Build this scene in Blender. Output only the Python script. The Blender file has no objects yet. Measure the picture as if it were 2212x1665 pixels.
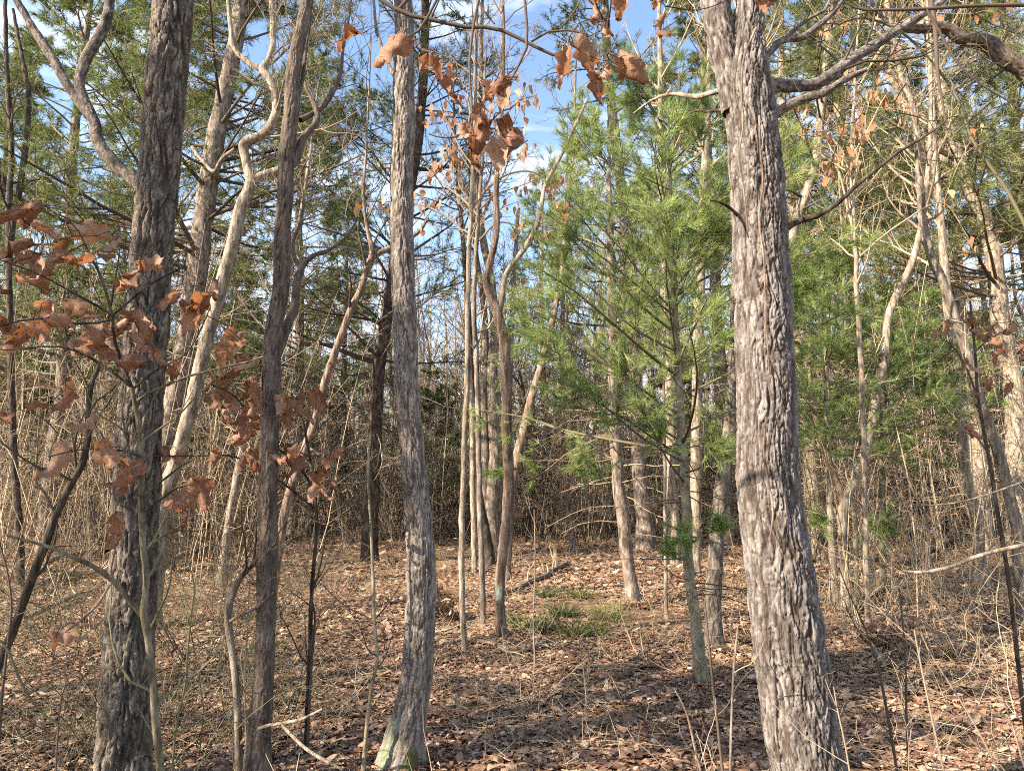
import bpy, math
import numpy as np
from mathutils import Matrix, Vector

scene = bpy.context.scene
R = math.radians

# ------------------------------------------------------------------ camera
FOC, CX, CY = 1500.0, 1106.0, 832.5          # in units of a 2212 x 1665 picture
PITCH = R(8.25)
EYE = 1.55
cam_data = bpy.data.cameras.new('camera')
cam_data.sensor_width = 36.0
cam_data.lens = 36.0 * FOC / 2212.0
cam_data.clip_start = 0.05
cam_data.clip_end = 2000.0
cam = bpy.data.objects.new('camera', cam_data)
cam.location = (0, 0, EYE)
cam.rotation_euler = (R(90) + PITCH, 0, 0)
scene.collection.objects.link(cam)
scene.camera = cam

# ------------------------------------------------------------------ sky, sun, exposure
SUN_EL = R(31)
SUN_AZ = math.atan2(-0.88, -0.47)            # from +Y towards +X: left and a little behind the camera
world = bpy.data.worlds.new('World')
scene.world = world
world.use_nodes = True
wn, wl = world.node_tree.nodes, world.node_tree.links
wn.clear()
w_out = wn.new('ShaderNodeOutputWorld')
w_bg = wn.new('ShaderNodeBackground')
w_bg.inputs['Strength'].default_value = 0.118
w_sky = wn.new('ShaderNodeTexSky')
w_sky.sky_type = 'NISHITA'
w_sky.sun_disc = False
w_sky.sun_elevation = SUN_EL
w_sky.sun_rotation = SUN_AZ
w_sky.air_density = 1.0
w_sky.dust_density = 0.6
w_sky.ozone_density = 1.2
w_tc = wn.new('ShaderNodeTexCoord')
w_map = wn.new('ShaderNodeMapping')
w_map.inputs['Rotation'].default_value = (0.0, 0.0, R(35))
w_map.inputs['Scale'].default_value = (1.3, 2.6, 5.0)
w_noise = wn.new('ShaderNodeTexNoise')
w_noise.inputs['Scale'].default_value = 2.1
w_noise.inputs['Detail'].default_value = 9.0
w_noise.inputs['Roughness'].default_value = 0.58
w_noise.inputs['Distortion'].default_value = 0.4
w_ramp = wn.new('ShaderNodeValToRGB')
w_ramp.color_ramp.elements[0].position = 0.50
w_ramp.color_ramp.elements[1].position = 0.75
w_mix = wn.new('ShaderNodeMix')
w_mix.data_type = 'RGBA'
w_mix.inputs['B'].default_value = (4.6, 4.7, 4.9, 1)
wl.new(w_tc.outputs['Generated'], w_map.inputs['Vector'])
wl.new(w_map.outputs['Vector'], w_noise.inputs['Vector'])
wl.new(w_noise.outputs['Fac'], w_ramp.inputs['Fac'])
wl.new(w_ramp.outputs['Color'], w_mix.inputs['Factor'])
wl.new(w_sky.outputs['Color'], w_mix.inputs['A'])
wl.new(w_mix.outputs['Result'], w_bg.inputs['Color'])
wl.new(w_bg.outputs['Background'], w_out.inputs['Surface'])

sun_dir = Vector((math.sin(SUN_AZ) * math.cos(SUN_EL), math.cos(SUN_AZ) * math.cos(SUN_EL), math.sin(SUN_EL)))
sun_data = bpy.data.lights.new('sun', 'SUN')
sun_data.energy = 5.0
sun_data.angle = R(0.55)
sun_data.color = (1.0, 0.87, 0.70)
sun = bpy.data.objects.new('sun', sun_data)
sun.rotation_euler = sun_dir.to_track_quat('Z', 'Y').to_euler()
sun.location = sun_dir * 40
scene.collection.objects.link(sun)

scene.view_settings.view_transform = 'Standard'
scene.view_settings.look = 'None'
scene.view_settings.exposure = 1.78
scene.view_settings.gamma = 1.0
scene.view_settings.use_curve_mapping = False
scene.cycles.max_bounces = 3
scene.cycles.diffuse_bounces = 2
scene.cycles.glossy_bounces = 1
scene.cycles.transmission_bounces = 2
scene.cycles.use_adaptive_sampling = True
scene.cycles.adaptive_threshold = 0.045
scene.cycles.adaptive_min_samples = 32
scene.cycles.use_denoising = False
scene.cycles.filter_width = 1.05

# ------------------------------------------------------------------ numeric helpers
_r0 = np.random.default_rng(11)
PERM = np.concatenate([_r0.permutation(256)] * 3)
GRAD = _r0.normal(size=(256, 3))
GRAD /= np.linalg.norm(GRAD, axis=1, keepdims=True)


def noise3(p):
    p = np.asarray(p, float)
    i = np.floor(p).astype(int)
    f = p - i
    i &= 255
    u = f * f * f * (f * (f * 6 - 15) + 10)
    out = 0
    for dx in (0, 1):
        for dy in (0, 1):
            for dz in (0, 1):
                h = PERM[PERM[PERM[(i[..., 0] + dx) & 255] + ((i[..., 1] + dy) & 255)] + ((i[..., 2] + dz) & 255)]
                g = GRAD[h]
                dd = f - np.array([dx, dy, dz])
                w = (u[..., 0] if dx else 1 - u[..., 0]) * (u[..., 1] if dy else 1 - u[..., 1]) * (u[..., 2] if dz else 1 - u[..., 2])
                out = out + w * (g * dd).sum(-1)
    return out * 1.6


def unit(v):
    return v / np.maximum(np.linalg.norm(v, axis=-1, keepdims=True), 1e-9)


def ground_z(x, y):
    x = np.asarray(x, float)
    y = np.asarray(y, float)
    p = np.stack([x * 0.23, y * 0.23, np.full_like(x, 3.3)], -1)
    q = np.stack([x * 0.9, y * 0.9, np.full_like(x, 7.7)], -1)
    far = np.clip((y - 14) / 60, 0, 1)
    return 0.07 * noise3(p) * np.clip(y / 4, 0.2, 1.6) + 0.02 * noise3(q) + 0.9 * far * far


def gz(x, y):
    return float(ground_z(np.array([x]), np.array([y]))[0])


SP, CP = math.sin(PITCH), math.cos(PITCH)


def ray(x, y):
    a, b = (x - CX) / FOC, (CY - y) / FOC
    return np.array([a, CP - b * SP, SP + b * CP])


def at(x, y, d):
    """world point seen at picture point (x, y), standing d metres in front of the camera; and metres per picture unit there"""
    v = ray(x, y)
    t = d / v[1]
    return np.array([0, 0, EYE]) + v * t, t / FOC


def ground_depth(x, y):
    v = ray(x, y)
    t = -EYE / v[2]
    return v[1] * t


def spline(P, Rd, n, q=None):
    """smooth curve through the points"""
    P = np.asarray(P, float)
    Rd = np.asarray(Rd, float)
    s = np.concatenate([[0], np.cumsum(np.linalg.norm(np.diff(P, axis=0), axis=1))])
    q = np.linspace(0, s[-1], n) if q is None else q
    if len(P) < 3:
        return np.stack([np.interp(q, s, P[:, k]) for k in range(3)], 1), np.interp(q, s, Rd)
    T = np.gradient(P, s, axis=0)
    k = np.clip(np.searchsorted(s, q, side='right') - 1, 0, len(s) - 2)
    h = (s[k + 1] - s[k])
    u = (q - s[k]) / h
    h00, h10 = 2 * u**3 - 3 * u**2 + 1, u**3 - 2 * u**2 + u
    h01, h11 = -2 * u**3 + 3 * u**2, u**3 - u**2
    X = h00[:, None] * P[k] + (h10 * h)[:, None] * T[k] + h01[:, None] * P[k + 1] + (h11 * h)[:, None] * T[k + 1]
    rr = np.interp(q, s, Rd)
    return X, rr


class MB:
    """collects geometry for one mesh"""

    def __init__(self):
        self.v, self.q, self.t, self.tint, self.n = [], [], [], [], 0

    def add(self, v, quads=None, tris=None, tint=None):
        v = np.asarray(v, np.float32).reshape(-1, 3)
        if quads is not None and len(quads):
            self.q.append(np.asarray(quads, np.int32) + self.n)
        if tris is not None and len(tris):
            self.t.append(np.asarray(tris, np.int32) + self.n)
        self.v.append(v)
        if tint is None:
            tint = np.full(len(v), 0.5)
        self.tint.append(np.broadcast_to(np.asarray(tint, np.float32), (len(v),)))
        self.n += len(v)
        return self

    def mesh(self, name, mat, offset=(0, 0, 0), smooth=True):
        v = np.concatenate(self.v) - np.asarray(offset, np.float32)
        q = np.concatenate(self.q) if self.q else np.zeros((0, 4), np.int32)
        t = np.concatenate(self.t) if self.t else np.zeros((0, 3), np.int32)
        me = bpy.data.meshes.new(name)
        me.vertices.add(len(v))
        me.vertices.foreach_set('co', v.ravel().astype(np.float32))
        me.loops.add(len(q) * 4 + len(t) * 3)
        me.loops.foreach_set('vertex_index', np.concatenate([q.ravel(), t.ravel()]).astype(np.int32))
        me.polygons.add(len(q) + len(t))
        st = np.concatenate([np.arange(len(q)) * 4, len(q) * 4 + np.arange(len(t)) * 3]).astype(np.int32)
        me.polygons.foreach_set('loop_start', st)
        if smooth:
            me.polygons.foreach_set('use_smooth', np.ones(len(st), bool))
        a = me.attributes.new('tint', 'FLOAT', 'POINT')
        a.data.foreach_set('value', np.concatenate(self.tint).astype(np.float32))
        me.update(calc_edges=True)
        me.materials.append(mat)
        return me


def frames(P):
    """tangent and two normals along paths (..., N, 3)"""
    T = unit(np.gradient(P, axis=-2))
    ov = np.abs(P[..., -1, :] - P[..., 0, :])
    ax = np.argmin(ov, axis=-1)
    ref = np.eye(3)[ax][..., None, :]
    n = unit(np.cross(T, np.broadcast_to(ref, T.shape)))
    return T, n, np.cross(T, n)


def tubes(mb, P, Rd, S, tint=None):
    """M tubes of N rings and S sides"""
    M, N = P.shape[:2]
    if M == 0:
        return
    T, n, b = frames(P)
    a = np.arange(S) * 2 * np.pi / S
    ring = P[:, :, None, :] + Rd[:, :, None, None] * (np.cos(a)[:, None] * n[:, :, None, :] + np.sin(a)[:, None] * b[:, :, None, :])
    i = np.arange(N - 1)[:, None]
    j = np.arange(S)[None, :]
    q = np.stack([i * S + j, i * S + (j + 1) % S, (i + 1) * S + (j + 1) % S, (i + 1) * S + j], -1).reshape(-1, 4)
    q = (q[None] + (np.arange(M) * N * S)[:, None, None]).reshape(-1, 4)
    if tint is not None:
        tint = np.repeat(tint, N * S)
    mb.add(ring.reshape(-1, 3), quads=q, tint=tint)


def grow(rng, start, d, length, r0, r1, N, wig, up, droop=0.0):
    """polylines that start at points and wander"""
    M = len(start)
    P = np.zeros((M, N, 3))
    P[:, 0] = start
    d = unit(d)
    st = (length / (N - 1))[:, None]
    for k in range(1, N):
        d = unit(d + wig * rng.normal(size=(M, 3)) + np.array([0, 0, up - droop * k / N]))
        P[:, k] = P[:, k - 1] + d * st
    u = np.linspace(0, 1, N)[None]
    return P, r0[:, None] * (1 - u) + r1[:, None] * u


def shoot(rng, P, Rd, k, t0, t1, a0, a1, ratio, rr, flat=0.0):
    """side shoots: k per parent path; returns start, dir, length, radius"""
    M, N = P.shape[:2]
    t = rng.uniform(t0, t1, (M, k))
    x = t * (N - 1)
    i = np.minimum(x.astype(int), N - 2)
    f = (x - i)[..., None]
    m = np.arange(M)[:, None]
    pos = P[m, i] * (1 - f) + P[m, i + 1] * f
    tan = unit(P[m, i + 1] - P[m, i])
    rad = Rd[m, i] * (1 - f[..., 0]) + Rd[m, i + 1] * f[..., 0]
    rv = rng.normal(size=(M, k, 3))
    if flat > 0:
        rv[..., 2] *= (1 - flat)
    perp = unit(rv - (rv * tan).sum(-1, keepdims=True) * tan)
    a = rng.uniform(a0, a1, (M, k))[..., None]
    d = np.cos(a) * tan + np.sin(a) * perp
    L = np.linalg.norm(np.diff(P, axis=1), axis=2).sum(1)[:, None]
    ln = L * ratio * rng.uniform(0.55, 1.25, (M, k)) * (1.1 - 0.6 * t)
    return pos.reshape(-1, 3), d.reshape(-1, 3), ln.ravel(), (rad * rr).ravel()


def twig_crown(mb, rng, path, rad, n1, t0, t1, L, k2=6, k3=4, k4=0, up=0.10, ang=(0.6, 1.2), rmin=0.002, rr=0.45):
    s, d, ln, r = shoot(rng, path[None], rad[None], n1, t0, t1, ang[0], ang[1], 1.0, rr)
    ln = L * rng.uniform(0.5, 1.2, n1)
    P, Q = grow(rng, s, d, ln, np.maximum(r, rmin * 1.6), np.full(n1, rmin), 8, 0.16, up)
    tubes(mb, P, Q, 5, tint=rng.random(n1))
    for lev, k in enumerate((k2, k3, k4)):
        if not k:
            break
        s, d, ln, r = shoot(rng, P, Q, k, 0.2, 0.98, 0.45, 1.0, 0.45, 0.6)
        m = len(s)
        N = (6, 4, 3)[lev]
        P, Q = grow(rng, s, d, ln, np.maximum(r, rmin), np.full(m, rmin * 0.6), N, 0.2, up * 0.8)
        tubes(mb, P, Q, 4 if lev == 0 else 3, tint=rng.random(m))


def needles(mb, rng, pos, d, per, L, w, spread, back, tint0=0.5):
    """tufts of pine needles: pos (K,3) shoot tips, d (K,3) shoot directions"""
    K = len(pos)
    d = unit(d)
    p = np.repeat(pos, per, 0) - np.repeat(d, per, 0) * (rng.random((K * per, 1)) * back)
    nd = unit(np.repeat(d, per, 0) + spread * rng.normal(size=(K * per, 3)))
    ln = L * rng.uniform(0.7, 1.15, (K * per, 1))
    side = unit(np.cross(nd, rng.normal(size=(K * per, 3)))) * (w * 0.5)
    tip = p + nd * ln
    tip[:, 2] -= 0.12 * ln[:, 0]
    v = np.stack([p - side, p + side, tip], 1).reshape(-1, 3)
    t = np.arange(K * per * 3).reshape(-1, 3)
    tn = np.repeat(np.repeat(np.clip(tint0 + 0.22 * rng.normal(size=K), 0, 1), per) + 0.1 * rng.normal(size=K * per), 3)
    mb.add(v, tris=t, tint=np.clip(tn, 0, 1))


def pine_limbs(wood, leaf, rng, path, rad, z0, z1, n, length, rise, k2, k3, per, L, w, rbase=0.012, spread=0.45, back=0.10, tint=0.5, bare=0.35, droop=0.05, az_pref=None, tips=False):
    """limbs, twigs and needles of a white pine round a trunk path; length(t) and rise(t) with t from z0 to z1"""
    t = np.sort(rng.random(n))
    zz = z0 + (z1 - z0) * t
    zs = path[:, 2]
    base = np.stack([np.interp(zz, zs, path[:, k]) for k in range(3)], 1)
    az = rng.uniform(0, 2 * np.pi, n) if az_pref is None else az_pref(rng, n)
    e = rise(t) + rng.normal(size=n) * 0.12
    d = np.stack([np.cos(az) * np.cos(e), np.sin(az) * np.cos(e), np.sin(e)], 1)
    ln = length(t) * rng.uniform(0.7, 1.15, n)
    P, Q = grow(rng, base, d, ln, np.maximum(rbase * ln / max(1e-6, length(np.array([0.3]))[0]), rbase * 0.35), np.full(n, rbase * 0.22), 8, 0.07, 0.03, droop)
    tubes(wood, P, Q, 5, tint=rng.random(n))
    s, d2, l2, r2 = shoot(rng, P, Q, k2, bare, 0.99, 0.55, 1.1, 0.36, 0.5, flat=0.6)
    P2, Q2 = grow(rng, s, d2, l2, np.maximum(r2, rbase * 0.15), np.full(len(s), rbase * 0.1), 4, 0.1, 0.06)
    tubes(wood, P2, Q2, 3, tint=rng.random(len(s)))
    ends, dirs = [P[:, -1], P[:, -2]], [P[:, -1] - P[:, -2], P[:, -2] - P[:, -3]]
    if k3:
        s, d3, l3, r3 = shoot(rng, P2, Q2, k3, 0.25, 0.95, 0.5, 0.95, 0.55, 0.6, flat=0.3)
        P3, Q3 = grow(rng, s, d3, l3, np.maximum(r3, rbase * 0.1), np.full(len(s), rbase * 0.08), 3, 0.1, 0.08)
        tubes(wood, P3[:, ::2], Q3[:, ::2], 3, tint=rng.random(len(s)))
        ends += [P3[:, -1]] if tips else [P3[:, -1], P3[:, 1]]
        dirs += [P3[:, -1] - P3[:, -2] + (np.array([0, 0, 0.02]) if tips else 0)] if tips else [P3[:, -1] - P3[:, -2], P3[:, 1] - P3[:, 0]]
    ends += [P2[:, -1]] if tips else [P2[:, -1], P2[:, -2]]
    dirs += [P2[:, -1] - P2[:, -2]] if tips else [P2[:, -1] - P2[:, -2], P2[:, -2] - P2[:, -3]]
    needles(leaf, rng, np.concatenate(ends), np.concatenate(dirs), per, L, w, spread, back, tint)


# ------------------------------------------------------------------ materials
def new_mat(name):
    m = bpy.data.materials.new(name)
    m.use_nodes = True
    nt = m.node_tree
    nt.nodes.clear()
    out = nt.nodes.new('ShaderNodeOutputMaterial')
    return m, nt, out


def ramp(nt, fac, stops):
    n = nt.nodes.new('ShaderNodeValToRGB')
    el = n.color_ramp.elements
    while len(el) < len(stops):
        el.new(0.5)
    for e, (p, c) in zip(el, stops):
        e.position = p
        e.color = (*c, 1)
    nt.links.new(fac, n.inputs['Fac'])
    return n.outputs['Color']


def tex_noise(nt, vec, scale, detail=6, rough=0.6, dist=0.0):
    n = nt.nodes.new('ShaderNodeTexNoise')
    n.inputs['Scale'].default_value = scale
    n.inputs['Detail'].default_value = detail
    n.inputs['Roughness'].default_value = rough
    n.inputs['Distortion'].default_value = dist
    nt.links.new(vec, n.inputs['Vector'])
    return n.outputs['Fac']


def mixc(nt, fac, a, b):
    n = nt.nodes.new('ShaderNodeMix')
    n.data_type = 'RGBA'
    if isinstance(fac, float):
        n.inputs['Factor'].default_value = fac
    else:
        nt.links.new(fac, n.inputs['Factor'])
    for k, s in (('A', a), ('B', b)):
        if isinstance(s, tuple):
            n.inputs[k].default_value = (*s, 1)
        else:
            nt.links.new(s, n.inputs[k])
    return n.outputs['Result']


def math_n(nt, op, a, b=None, clamp=False):
    n = nt.nodes.new('ShaderNodeMath')
    n.operation = op
    n.use_clamp = clamp
    for k, s in ((0, a), (1, b)):
        if s is None:
            continue
        if isinstance(s, (int, float)):
            n.inputs[k].default_value = s
        else:
            nt.links.new(s, n.inputs[k])
    return n.outputs[0]


def coords(nt, scale=(1, 1, 1), kind='Object'):
    tc = nt.nodes.new('ShaderNodeTexCoord')
    mp = nt.nodes.new('ShaderNodeMapping')
    mp.inputs['Scale'].default_value = scale
    nt.links.new(tc.outputs[kind], mp.inputs['Vector'])
    return mp.outputs['Vector']


def attr(nt, name='tint'):
    n = nt.nodes.new('ShaderNodeAttribute')
    n.attribute_name = name
    return n.outputs['Fac']


def matte(nt, out, col, rough=0.9, spec=0.15, bump=None, bstr=0.3, bdist=0.01, translucent=0.0, tcol=None):
    b = nt.nodes.new('ShaderNodeBsdfPrincipled')
    b.inputs['Roughness'].default_value = rough
    b.inputs['Specular IOR Level'].default_value = spec
    if isinstance(col, tuple):
        b.inputs['Base Color'].default_value = (*col, 1)
    else:
        nt.links.new(col, b.inputs['Base Color'])
    if bump is not None:
        bn = nt.nodes.new('ShaderNodeBump')
        bn.inputs['Strength'].default_value = bstr
        bn.inputs['Distance'].default_value = bdist
        nt.links.new(bump, bn.inputs['Height'])
        nt.links.new(bn.outputs['Normal'], b.inputs['Normal'])
    sh = b.outputs[0]
    if translucent > 0:
        tr = nt.nodes.new('ShaderNodeBsdfTranslucent')
        c = tcol if tcol is not None else col
        if isinstance(c, tuple):
            tr.inputs['Color'].default_value = (*c, 1)
        else:
            nt.links.new(c, tr.inputs['Color'])
        mx = nt.nodes.new('ShaderNodeMixShader')
        mx.inputs[0].default_value = translucent
        nt.links.new(sh, mx.inputs[1])
        nt.links.new(tr.outputs[0], mx.inputs[2])
        sh = mx.outputs[0]
    nt.links.new(sh, out.inputs['Surface'])


def bark(name, dark, mid, light, scale=22.0, stretch=0.2, lichen=None, lichen_at=0.62, plates=0.0, moss=None, bstr=0.8):
    m, nt, out = new_mat(name)
    v = coords(nt, (1, 1, stretch))
    n1 = tex_noise(nt, v, scale, 8, 0.68, 0.3)
    c = ramp(nt, n1, [(0.37, dark), (0.5, mid), (0.63, light)])
    vb = coords(nt, (1, 1, 0.45))
    if plates > 0:                                           # pale flakes of lichen and old bark on the standing plates
        rd = attr(nt, 'tint')
        g_ = tuple(0.6 * sum(mid) / 3 + 0.4 * x_ for x_ in mid)
        c = mixc(nt, math_n(nt, 'MULTIPLY', rd, 0.7, True), c, ramp(nt, n1, [(0.36, tuple(x_ * 0.75 for x_ in g_)), (0.62, tuple(x_ * 1.9 for x_ in g_))]))   # weathered grey on the plates, brown inner bark in the cracks
        n2 = tex_noise(nt, vb, 16.0, 8, 0.72)
        f = math_n(nt, 'MULTIPLY', math_n(nt, 'SUBTRACT', rd, 0.35, True), math_n(nt, 'MULTIPLY', math_n(nt, 'SUBTRACT', n2, 0.38, True), 7.0, True))
        f = math_n(nt, 'MULTIPLY', f, 1.9 * plates, True)
        c = mixc(nt, f, c, tuple(min(1, x * 1.5) for x in light))
    if lichen:
        n3 = tex_noise(nt, coords(nt, (1, 1, 0.6)), 3.2, 9, 0.72)
        c = mixc(nt, math_n(nt, 'MULTIPLY', math_n(nt, 'SUBTRACT', n3, lichen_at, True), 8.0, True), c, lichen)
    for (col, ctr, size, thr) in (moss or ()):               # patches of moss or lichen with a place of their own
        tc = nt.nodes.new('ShaderNodeTexCoord')
        mp = nt.nodes.new('ShaderNodeMapping')
        mp.vector_type = 'POINT'
        mp.inputs['Location'].default_value = tuple(-c_ / s_ for c_, s_ in zip(ctr, size))
        mp.inputs['Scale'].default_value = tuple(1.0 / s_ for s_ in size)
        nt.links.new(tc.outputs['Object'], mp.inputs['Vector'])
        ln = nt.nodes.new('ShaderNodeVectorMath')
        ln.operation = 'LENGTH'
        nt.links.new(mp.outputs['Vector'], ln.inputs[0])
        n4 = tex_noise(nt, coords(nt, (1, 1, 0.5)), 14.0, 9, 0.75)
        f = math_n(nt, 'SUBTRACT', math_n(nt, 'MULTIPLY', n4, 2.6), math_n(nt, 'ADD', ln.outputs['Value'], thr))
        f = math_n(nt, 'MULTIPLY', math_n(nt, 'MULTIPLY', f, 3.0, True), 0.85)
        c = mixc(nt, f, c, col)
    fb = tex_noise(nt, v, scale * 2.3, 6, 0.7)
    matte(nt, out, c, 0.92, 0.12, bump=fb, bstr=bstr, bdist=0.02)
    return m


M = {}
M['oak'] = bark('oak_bark', (0.048, 0.030, 0.022), (0.090, 0.069, 0.056), (0.185, 0.163, 0.148), 34, 0.2, (0.27, 0.28, 0.26), 0.66, plates=0.85,
                 moss=[((0.085, 0.070, 0.016), (-0.46, -0.08, 3.42), (0.16, 0.3, 0.42), 0.75), ((0.06, 0.055, 0.02), (-0.44, 0.0, 3.0), (0.10, 0.3, 0.9), 0.85)])
M['oak_dark'] = bark('dark_oak_bark', (0.035, 0.026, 0.019), (0.085, 0.064, 0.048), (0.185, 0.155, 0.125), 26, 0.2, (0.27, 0.29, 0.23), 0.66, plates=0.7)
M['oak_brown'] = bark('brown_oak_bark', (0.04, 0.028, 0.02), (0.095, 0.068, 0.05), (0.175, 0.135, 0.105), 26, 0.16, (0.22, 0.24, 0.19), 0.68, plates=0.4)
M['oak_mossy'] = bark('lichened_oak_bark', (0.058, 0.043, 0.032), (0.132, 0.104, 0.083), (0.245, 0.208, 0.176), 28, 0.2, (0.30, 0.35, 0.29), 0.66, plates=0.75,
                       moss=[((0.20, 0.225, 0.145), (-0.08, -0.1, 0.12), (0.16, 0.25, 0.55), 0.80), ((0.19, 0.215, 0.17), (-0.02, -0.1, 0.75), (0.14, 0.25, 0.5), 1.0), ((0.075, 0.080, 0.018), (0.07, -0.1, 0.0), (0.09, 0.25, 0.26), 0.6)])
M['pale'] = bark('pale_bark', (0.10, 0.076, 0.054), (0.235, 0.188, 0.138), (0.40, 0.335, 0.265), 22, 0.22, (0.40, 0.42, 0.34), 0.68)
M['grey'] = bark('grey_bark', (0.07, 0.055, 0.042), (0.165, 0.133, 0.103), (0.30, 0.255, 0.205), 22, 0.22, (0.33, 0.38, 0.31), 0.66)
M['dark'] = bark('dark_bark', (0.022, 0.017, 0.013), (0.062, 0.048, 0.036), (0.135, 0.108, 0.085), 22, 0.22, (0.20, 0.23, 0.15), 0.68)
M['red'] = bark('reddish_bark', (0.075, 0.050, 0.036), (0.185, 0.130, 0.094), (0.32, 0.245, 0.19), 22, 0.2)
M['blazed'] = bark('blazed_bark', (0.065, 0.043, 0.031), (0.155, 0.108, 0.078), (0.28, 0.213, 0.165), 24, 0.16, moss=[((0.30, 0.36, 0.28), (-0.035, -0.05, 0.46), (0.05, 0.1, 0.13), 0.55)])
M['pine'] = bark('pine_bark', (0.07, 0.052, 0.040), (0.18, 0.142, 0.113), (0.33, 0.27, 0.225), 17, 0.34, (0.33, 0.36, 0.29), 0.68)
M['pine_dark'] = bark('dark_pine_bark', (0.022, 0.016, 0.012), (0.06, 0.044, 0.033), (0.14, 0.105, 0.082), 17, 0.34)
M['young'] = bark('young_bark', (0.10, 0.083, 0.053), (0.20, 0.17, 0.112), (0.30, 0.26, 0.185), 16, 0.5, (0.33, 0.37, 0.27), 0.66, bstr=0.3)
M['green'] = bark('greenish_bark', (0.06, 0.050, 0.033), (0.135, 0.118, 0.075), (0.235, 0.21, 0.145), 18, 0.4, (0.28, 0.32, 0.20), 0.64, bstr=0.3)


def twig_mat(name, a, b):
    m, nt, out = new_mat(name)
    n = tex_noise(nt, coords(nt), 7.0, 3)
    f = math_n(nt, 'ADD', math_n(nt, 'MULTIPLY', attr(nt), 0.7), math_n(nt, 'MULTIPLY', n, 0.4))
    matte(nt, out, ramp(nt, f, [(0.2, a), (0.85, b)]), 0.85, 0.2)
    return m


M['twig'] = twig_mat('twig_bark', (0.13, 0.098, 0.068), (0.33, 0.262, 0.188))
M['twig_dark'] = twig_mat('dark_twig_bark', (0.045, 0.034, 0.026), (0.12, 0.092, 0.068))
M["twig_tan"] = twig_mat("tan_twig_bark", (0.18, 0.130, 0.083), (0.44, 0.340, 0.225))
M['twig_olive'] = twig_mat('olive_twig_bark', (0.06, 0.055, 0.03), (0.17, 0.155, 0.085))


def leaf_mat(name, stops, trans, tcol, per_object):
    m, nt, out = new_mat(name)
    if per_object:
        oi = nt.nodes.new('ShaderNodeObjectInfo')
        f = oi.outputs['Random']
    else:
        f = attr(nt)
    n = tex_noise(nt, coords(nt), 9.0 if per_object else 14.0, 5)
    f2 = math_n(nt, 'ADD', math_n(nt, 'MULTIPLY', f, 0.75), math_n(nt, 'MULTIPLY', n, 0.28))
    c = ramp(nt, f2, stops)
    if per_object:                                           # pale midrib and side veins of a dry leaf
        tc = nt.nodes.new('ShaderNodeTexCoord')
        sx = nt.nodes.new('ShaderNodeSeparateXYZ')
        nt.links.new(tc.outputs['Object'], sx.inputs[0])
        ax = math_n(nt, 'ABSOLUTE', attr(nt, 'tint'))
        rib = math_n(nt, 'LESS_THAN', ax, 0.07)
        sv = math_n(nt, 'SINE', math_n(nt, 'MULTIPLY', math_n(nt, 'SUBTRACT', sx.outputs['X'], math_n(nt, 'MULTIPLY', ax, 0.22)), 60.0))
        f3 = math_n(nt, 'MAXIMUM', math_n(nt, 'MULTIPLY', rib, 0.5), math_n(nt, 'MULTIPLY', math_n(nt, 'GREATER_THAN', sv, 0.93), 0.25))
        c = mixc(nt, f3, c, (0.42, 0.28, 0.17))
    tr = mixc(nt, 0.55, c, tcol)
    matte(nt, out, c, 0.7, 0.25, translucent=trans, tcol=tr, bump=tex_noise(nt, coords(nt), 22.0, 5), bstr=0.35, bdist=0.01)
    return m


M['leaf'] = leaf_mat('dry_oak_leaf', [(0.12, (0.155, 0.074, 0.044)), (0.45, (0.25, 0.132, 0.080)), (0.9, (0.38, 0.25, 0.175))], 0.30, (0.58, 0.20, 0.05), True)
M['leaf_small'] = leaf_mat('dry_far_leaf', [(0.15, (0.20, 0.092, 0.042)), (0.5, (0.31, 0.16, 0.08)), (0.9, (0.42, 0.265, 0.165))], 0.25, (0.62, 0.26, 0.08), False)
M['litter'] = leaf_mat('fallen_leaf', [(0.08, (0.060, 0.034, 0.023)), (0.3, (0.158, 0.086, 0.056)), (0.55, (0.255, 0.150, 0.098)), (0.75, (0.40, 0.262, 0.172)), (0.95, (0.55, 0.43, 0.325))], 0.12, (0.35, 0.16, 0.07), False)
M['litter_big'] = leaf_mat('fallen_large_leaf', [(0.15, (0.16, 0.09, 0.06)), (0.5, (0.28, 0.165, 0.105)), (0.9, (0.45, 0.31, 0.21))], 0.12, (0.35, 0.16, 0.07), True)


def needle_mat(name, a, b, c):
    m, nt, out = new_mat(name)
    col = ramp(nt, attr(nt), [(0.1, a), (0.5, b), (0.95, c)])
    matte(nt, out, col, 0.55, 0.3, translucent=0.32, tcol=mixc(nt, 0.4, col, (0.30, 0.38, 0.06)))
    return m


M['needle'] = needle_mat('pine_needles', (0.075, 0.12, 0.040), (0.195, 0.26, 0.080), (0.35, 0.40, 0.15))
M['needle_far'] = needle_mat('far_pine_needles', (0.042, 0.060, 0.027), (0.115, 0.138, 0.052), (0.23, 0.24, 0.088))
M['grass'] = needle_mat('sedge_blades', (0.034, 0.055, 0.020), (0.095, 0.128, 0.040), (0.28, 0.27, 0.12))
M['straw'] = needle_mat('dry_grass', (0.32, 0.22, 0.13), (0.48, 0.36, 0.22), (0.62, 0.51, 0.34))
m_, nt_, out_ = new_mat('berry_skin')
matte(nt_, out_, ramp(nt_, tex_noise(nt_, coords(nt_), 60.0), [(0.3, (0.012, 0.012, 0.02)), (0.8, (0.03, 0.035, 0.06))]), 0.4, 0.4)
M['berry'] = m_

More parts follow.
